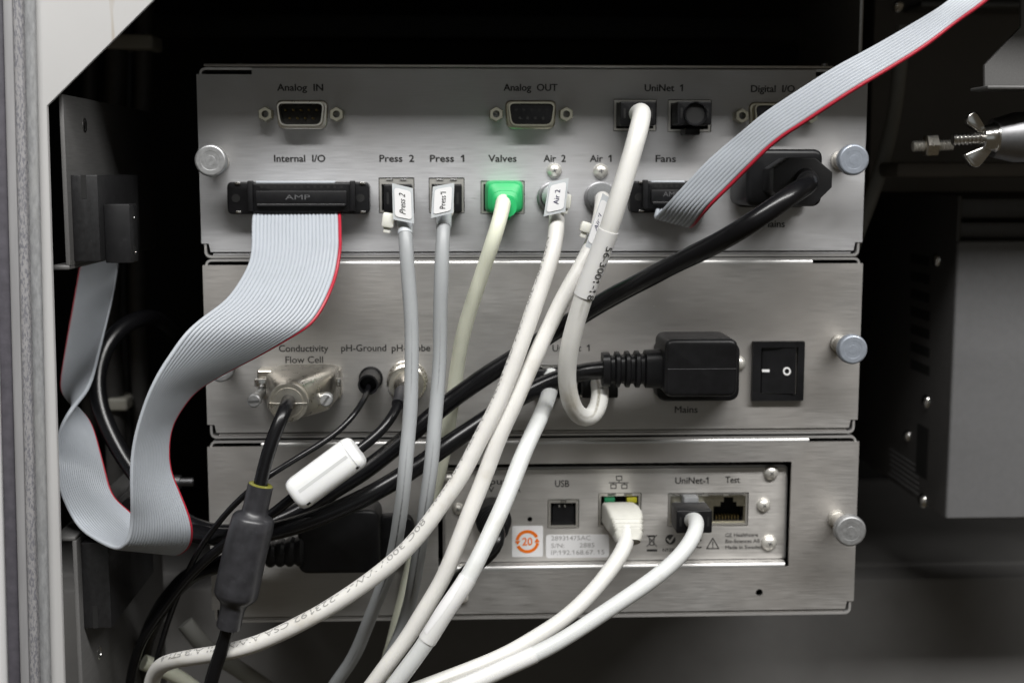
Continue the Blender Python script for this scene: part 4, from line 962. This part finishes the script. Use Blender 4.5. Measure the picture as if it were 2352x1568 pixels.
t, Lp, Rp = ribbon('ribbon_cable', 'wide grey ribbon cable with a red edge looping left from the Internal I/O header', rows, 24, False, 'ribbon_grey')
ribbon_plug(t, 578, 808, 421, 487, -9, -6.6, 1.3, 13, 'AMP', (655,712,453))
obj('upper_fold', M().box(at(590,420,-4).x, at(772,420,-4).x, -.0075, -.0030, at(680,422,-4).z, at(680,415.5,-4).z, .0005), 'ribbon_grey', t)
rows = [(1516,462,-5,1604,472,-5),(1510,486,-10,1597,498,-12),(1507,499,-18,1586,519,-22),(1514,497,-28,1594,515,-34),(1532,476,-35,1626,476,-44),(1586,417,-40,1686,417,-50),(1632,369,-43,1723,380,-54),(1680,328,-46,1761,342,-57),(1715,299,-49,1801,310,-60),(1761,261,-52,1842,284,-63),(1841,208,-56,1905,242,-67),
        (1922,157,-59,1972,199,-70),(2002,114,-61,2043,157,-72),(2096,60,-64,2124,106,-74),(2160,20,-67,2188,57,-75),(2200,-10,-66,2232,26,-77),(2240,-40,-62,2268,-2,-78),(2300,-90,-56,2330,-60,-78)]
t, Lp, Rp = ribbon('ribbon_cable', 'narrow grey ribbon cable with a red edge rising right from the Fans header', rows, 10, False, 'ribbon_grey')
ribbon_plug(t, 1484, 1588, 419, 482, -9, -6.6, 1.6, 6, 'AMP', (1523,1560,446))
obj('upper_fold', M().box(at(1492,420,-4).x, at(1570,420,-4).x, -.0075, -.0030, at(1530,421,-4).z, at(1530,415,-4).z, .0005), 'ribbon_grey', t)

# ================================================================ left side of the cabinet
zlo, zhi = zc-.25, zc+.12
fr = thing('cabinet_door_post', 'grey weathered metal door post along the left edge', 'post', (at(60,784,-54).x, -.054, at(60,784,-54).z))
fr.rotation_euler.y = .023                                        # the post leans a little
def post(name, ua, ub, y0, y1, ma, v=784):
    x0, x1 = at(ua, v, y0).x, at(ub, v, y0).x
    return obj(name, M().box(x0, x1, y0*mm, y1*mm, zlo, zhi, .0009, 3), ma, fr)
post('outer_wall', -200, -3, -49, -40, 'label_white')
post('dark_gasket', -4, 28, -53, -48, 'strip_dark')
post('smooth_edge', 25, 49, -54.5, -49, 'strip_smooth')
post('rough_edge', 47, 69, -55, -49, 'strip_rough')
post('grey_strip', 67, 97, -52.5, -50.2, 'strip_grey')
# white sheet with a cut corner
y0 = -50
pts = [at(60, -160, y0), at(470, -120, y0), at(347, 0, y0), at(108, 243, y0)]
xr_ = at(127, 1000, y0).x; xl_ = pts[0].x
a, b_, c = at(353, 0, y0), at(108, 243, y0), at(120, 700, y0)
dz = (zhi-a.z); dx = (a.x-b_.x)/(a.z-b_.z)*dz
e_ = at(148, 1568, y0); ks = (b_.x-e_.x)/(b_.z-e_.z)
poly = [(at(62, 800, y0).x+ks*(zlo-at(62, 800, y0).z), zlo), (b_.x+ks*(zlo-b_.z), zlo), (b_.x, b_.z), (a.x+dx, zhi), (at(62, 800, y0).x, zhi)]
o = obj('corner_sheet', M().prism(poly, y0*mm, y0*mm+.0015, .0003), 'paint_white', None)
o['label'] = 'stained white painted sheet with a diagonal cut at upper left'; o['category'] = 'panel'
def bracket(name, label, upper):
    t = thing(name, label, 'bracket', at(148, 500 if upper else 1400, -45))
    th = 1.6*mm; yf, yb = -.046, .075
    if upper:
        x1 = at(154, 420, -46).x; z1, z0 = at(143, 216, -46).z, at(150, 620, -46).z
        m = M().box(x1-th, x1, yf, yb, z0+th*.8, z1, .0005)
        obj('side_plate', m, 'bracket_alu', t)
        obj('foot_plate', M().box(at(118, 617, -46).x, x1-.3*mm, yf, yb, z0, z0+th, .0006), 'bracket_alu', t)
        h = at(194, 288, -10); hx = V((x1, h.y, h.z))
        # hole where the sight line meets the plate
        d = (at(194, 288, 0)-CAM); k = (x1-CAM.x)/d.x; q = CAM+d*k
        obj('threaded_hole', M().lathe(q, X, [(-.0004, 2.1*mm), (.0002, 2.4*mm), (.00025, 1.9*mm), (-.0003, 1.7*mm)], 24), 'shiny_metal', t)
        obj('hole_dark', M().lathe(q+X*.0003, X, [(-.0004, 1.2*mm), (.0001, 1.5*mm)], 20), 'socket_dark', t)
        xa = x1+.05*mm; yA = -.042; xb = at(227, 500, yA*1000).x
        zt_, zb_ = at(190, 402, -42).z, at(190, 600, -42).z
        b1 = obj('milled_block', M().box(xa, xb, yA, .012, zb_, zt_, .0003), 'milled_black', t)
        s0 = pxrect(186, 198, 402, 456, -42.1)
        obj('slot', M().box(s0[0], s0[1], yA-.0001, yA+.001, s0[2], s0[3]), 'socket_dark', b1)
        x2 = at(299, 530, -36).x; zz1, zz0 = at(265, 469, -36).z, at(265, 604, -36).z
        b2 = obj('stepped_block', M().box(xb+.05*mm, x2, -.036, -.026, zz0, zz1, .0003), 'black_rubber', t)
        for v in (495, 575):
            q = at(307, v, -31); obj('side_hole', M().lathe(V((x2, -.031, q.z)), X, [(-.0002, 1.9*mm), (.00006, 1.9*mm)], 20), 'socket_dark', b2)
            obj('hole_screw', M().lathe(V((x2+.0001, -.030, q.z-.8*mm)), X, [(-.0002, .6*mm), (.00008, .5*mm)], 12), 'shiny_metal', b2)
    else:
        x1 = at(183, 1400, -46).x; z1, z0 = at(175, 1232, -46).z, zlo
        obj('side_plate', M().box(x1-th, x1, yf, yb, z0, z1-th*.8, .0005), 'bracket_alu', t)
        obj('top_plate', M().box(at(120, 1232, -46).x, x1-.3*mm, yf, yb, z1-th, z1, .0006), 'bracket_alu', t)
        xa = x1+.05*mm; xb = at(252, 1340, -42).x; zt_, zb_ = at(200, 1246, -42).z, at(200, 1442, -42).z
        b1 = obj('milled_block', M().box(xa, xb, -.042, .02, zb_, zt_, .0003), 'milled_black', t)
        s0 = pxrect(213, 225, 1392, 1442, -42.1); obj('slot', M().box(s0[0], s0[1], -.0421, -.041, s0[2], s0[3]), 'socket_dark', b1)
        d = (at(228, 1498, 0)-CAM); q = CAM+d*((x1-CAM.x)/d.x)
        obj('threaded_hole', M().lathe(q, X, [(-.0004, 2.2*mm), (.0002, 2.4*mm), (.00025, 1.9*mm), (-.0003, 1.7*mm)], 24), 'shiny_metal', t)
    return t
bracket('mounting_bracket', 'upper folded metal bracket holding a stepped black block', True)
bracket('mounting_bracket', 'lower folded metal bracket with a black block below the ribbon loop', False)
# dim cables deep in the left shaft
for i, (u, y, d) in enumerate(((262, 95, 9), (292, 110, 10), (325, 100, 8), (205, 120, 7))):
    pts = path([(u+6, -60, y), (u+4, 200, y), (u-4, 430, y), (u-10, 700, y), (u+4, 1000, y), (u+15, 1300, y)])
    o = obj('shaft_cable', M().tube(pts, d*mm/2, 12), 'case_dark', None)
    o['label'] = ('dim black cable in the left shaft, second from left', 'dim black cable in the left shaft, third from left', 'dim black cable in the left shaft, rightmost one', 'dim black cable in the left shaft, leftmost one')[i]; o['category'] = 'cable'; o['group'] = 'dim cables in the left shaft'
for u0, u1, v0, v1, y, lab in ((240, 350, 78, 112, 88, 'dim cream cable tie round the shaft cables at upper left'), (246, 292, 915, 945, 88, 'cream cable tie behind the black cord loop')):
    a, b_ = at(u0, (v0+v1)/2, y), at(u1, (v0+v1)/2+ -6, y); hh = (v1-v0)*.5*mmpx(u0, v0, y)
    o = obj('cable_tie', M().prism(rect(a.x, b_.x, a.z-hh, a.z+hh, 1.5*mm), y*mm, y*mm+.018, .0012), 'cream_tie', None); o['label'] = lab; o['category'] = 'cable tie'
b0 = at(392, 1106, 40); o = obj('shaft_bolt', M().lathe(b0, X, [(0, 2.8*mm), (4*mm, 2.8*mm), (4.2*mm, 1.7*mm), (9*mm, 1.7*mm)], 24), 'steel_dark', None); o['label'] = 'short metal bolt beside the left side of the bottom module'; o['category'] = 'bolt'
for pxs, d, ma, lab in (([(330,1520,5),(395,1545,10),(470,1600,18),(540,1680,25)], 6, 'cable_cream', 'cream cable crossing below the printed white cable at lower left'),
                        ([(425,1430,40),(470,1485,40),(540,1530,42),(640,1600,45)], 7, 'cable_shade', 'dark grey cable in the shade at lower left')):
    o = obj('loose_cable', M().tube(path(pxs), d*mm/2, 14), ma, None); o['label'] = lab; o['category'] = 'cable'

# ================================================================ right side of the cabinet
# tall sheet edge behind the top module
x = at(1979, 60, 30).x
o = obj('divider_sheet', M().box(x-.9*mm, x+.6*mm, .03, .12, at(1979, 158, 30).z, zc+.093, .0003), 'sheet_edge', None); o['label'] = 'thin upright metal sheet edge above the top module'; o['category'] = 'sheet'
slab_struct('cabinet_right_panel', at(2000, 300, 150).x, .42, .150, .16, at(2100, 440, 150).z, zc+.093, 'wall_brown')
a = at(2090, 20, 140); o = obj('ceiling_shelf', M().box(a.x, .42, .125, .149, at(2200, 26, 140).z, at(2200, 12, 140).z, .0006), 'bracket_alu', None); o['label'] = 'thin metal shelf edge at the upper right'; o['category'] = 'shelf'
c = at(2062, 15, 120); o = obj('shelf_screw', M().lathe(c, V((.3,-1,-.5)), [(0, 2.6*mm), (1.2*mm, 2.2*mm), (1.8*mm, 1*mm)], 20), 'shiny_metal', None); o['label'] = 'small shiny screw under the upper right shelf'; o['category'] = 'screw'
pts = path([(2075,60,95),(2062,200,95),(2048,290,92),(2022,390,86),(1995,470,80),(1968,540,74),(1940,620,70)])
o = obj('loose_cable', M().tube(pts, 3.1*mm, 16), 'cable_shade', None); o['label'] = 'dim grey cable hanging behind the right edge of the top module'; o['category'] = 'cable'
# clamp with wing nut
t = thing('wing_nut_clamp', 'shiny wing nut on a threaded rod beside a metal cylinder at right', 'clamp', at(2260, 330, -25))
ya = -25
c = at(2255, 318, ya); ax = X
m = M()
rod0, rod1 = at(2188, 321, ya), at(2290, 316, ya); ax = (rod1-rod0).normalized(); L = (rod1-rod0).length
pr = []; nth = 11
for k in range(nth): pr += [(L*k/nth, 1.75*mm), (L*(k+.5)/nth, 2.25*mm)]
obj('threaded_rod', M().lathe(rod0, ax, pr, 24), 'shiny_metal', t, sharp=30)
obj('nut_hub', M().lathe(at(2252, 318, ya), ax, [(0, 3.0*mm), (.5*mm, 4.3*mm), (4*mm, 4.8*mm), (4.6*mm, 5.4*mm), (5.2*mm, 5.4*mm)], 32), 'shiny_metal', t)
def wing(pxs, name):
    P_ = [at(u, v, ya) for u, v in pxs]; out = rpoly([(p.x, p.z) for p in P_], 1.2*mm, 4)
    obj(name, M().prism(out, ya*mm-.0016, ya*mm+.0014, .0007), 'shiny_metal', t)
wing([(2266,300),(2252,308),(2222,288),(2216,278),(2222,262),(2236,255),(2244,262)], 'wing')
wing([(2268,330),(2278,345),(2252,378),(2242,386),(2228,382),(2214,362),(2212,354),(2250,338)], 'wing')
cc0, cc1 = at(2275, 318, ya+2), at(2420, 312, ya+2)
obj('clamp_cylinder', M().lathe(cc0, (cc1-cc0), [(0, 5.2*mm), (.6*mm, 6.6*mm), (8*mm, 8.6*mm), (30*mm, 9.2*mm)], 40), 'steel_dark', t)
t = thing('hex_bolt', 'dull bolt with a brass nut left of the wing nut', 'bolt', at(2140, 333, 8))
b0, b1 = at(2096, 336, 8), at(2190, 333, 8); ax = (b1-b0).normalized(); L = (b1-b0).length; pr = []
for k in range(14): pr += [(L*k/14, 1.7*mm), (L*(k+.5)/14, 2.1*mm)]
obj('thread', M().lathe(b0, ax, pr, 20), 'screw_metal', t, sharp=30)
obj('nut', M().lathe(at(2123, 335, 8), ax, [(0, 3.6*mm), (.4*mm, 4.2*mm), (4.4*mm, 4.2*mm), (4.8*mm, 3.6*mm)], 6), 'nickel', t, sharp=20)
x0, x1, z0, z1 = pxrect(2060, 2420, 372, 408, 60)
o = obj('support_bar', M().box(x0, x1, .060, .085, z0, z1, .002), 'wall_brown', None); o['label'] = 'dark bar below the wing nut clamp'; o['category'] = 'bar'
# bracket with angled edge, upper right
t = thing('corner_bracket', 'dull metal bracket with a slanted edge at the upper right corner', 'bracket', at(2310, 200, -25))
pp = [at(*q, -25) for q in ((2262,205),(2262,150),(2345,62),(2345,-60),(2480,-60),(2480,205))]
obj('plate', M().prism([(p_.x, p_.z) for p_ in pp], -.025, -.0235, .0003), 'bracket_alu', t)
x0, x1, z0, z1 = pxrect(2268, 2480, 197, 205, -40); obj('flange', M().box(x0, x1, -.040, -.0251, z0, z1, .0004), 'bracket_alu', t)
# grey instrument box
t = thing('instrument_box', 'grey instrument box with a vented dark side at the right edge', 'instrument', at(2300, 1190, 60))
yf = 50
x0 = at(2186, 880, yf).x; x1 = .34; zt_, zb_ = at(2250, 553, yf).z, at(2250, 1192, yf).z
obj('front_panel', M().box(x0, x1, yf*mm, yf*mm+.002, zb_, zt_, .0012, 3), 'case_grey', t)
for v0, v1, dy in ((455, 502, 6), (510, 545, 3)):
    a, b_ = at(2250, v0, yf+dy).z, at(2250, v1, yf+dy).z; obj('upper_ledge', M().box(x0+.5*mm, x1, (yf+dy)*mm, yf*mm+.03, b_, a, .0012), 'case_dark', t)
zt2_ = at(2250, 450, yf).z; obj('side_panel', M().box(x0, x0+2*mm, yf*mm+.0021, yf*mm+.17, zb_, zt2_, .0006), 'case_dark', t)
def onside(u, v):
    d = at(u, v, 0)-CAM; q = CAM+d*((x0-CAM.x)/d.x); return q
for i in range(7):
    for col in range(1):
        v = 600+i*42; q = onside(2135, v); q1 = onside(2092, v)
        obj('vent_slot', M().box(x0-.0002, x0+.0004, q.y, q1.y, q.z-2.2*mm, q.z+2.0*mm), 'socket_dark', t)
for u, v, r in ((2153,597,3.0), (2129,921,3.2), (2086,1000,2.6), (2121,1149,3.4)):
    q = onside(u, v); obj('screw', M().lathe(q, -X, [(0, r*mm), (.8*mm, r*.95*mm), (1.6*mm, r*.7*mm), (2.0*mm, r*.3*mm)], 24, cap=False), 'shiny_metal', t)
qa, qb = onside(2134, 985), onside(2104, 1085)
obj('connector_slot', M().box(x0-.0003, x0+.0004, min(qa.y, qb.y), max(qa.y, qb.y), min(qa.z, qb.z), max(qa.z, qb.z)), 'socket_dark', t)
qa, qb = onside(2112, 1075), onside(2040, 1085)
for i in range(6):
    obj('side_print', M().box(x0-.0002, x0+.0001, qa.y, qb.y-random.uniform(0, .3)*(qb.y-qa.y), qa.z-i*2.4*mm, qa.z-i*2.4*mm+.7*mm), 'case_grey', t)
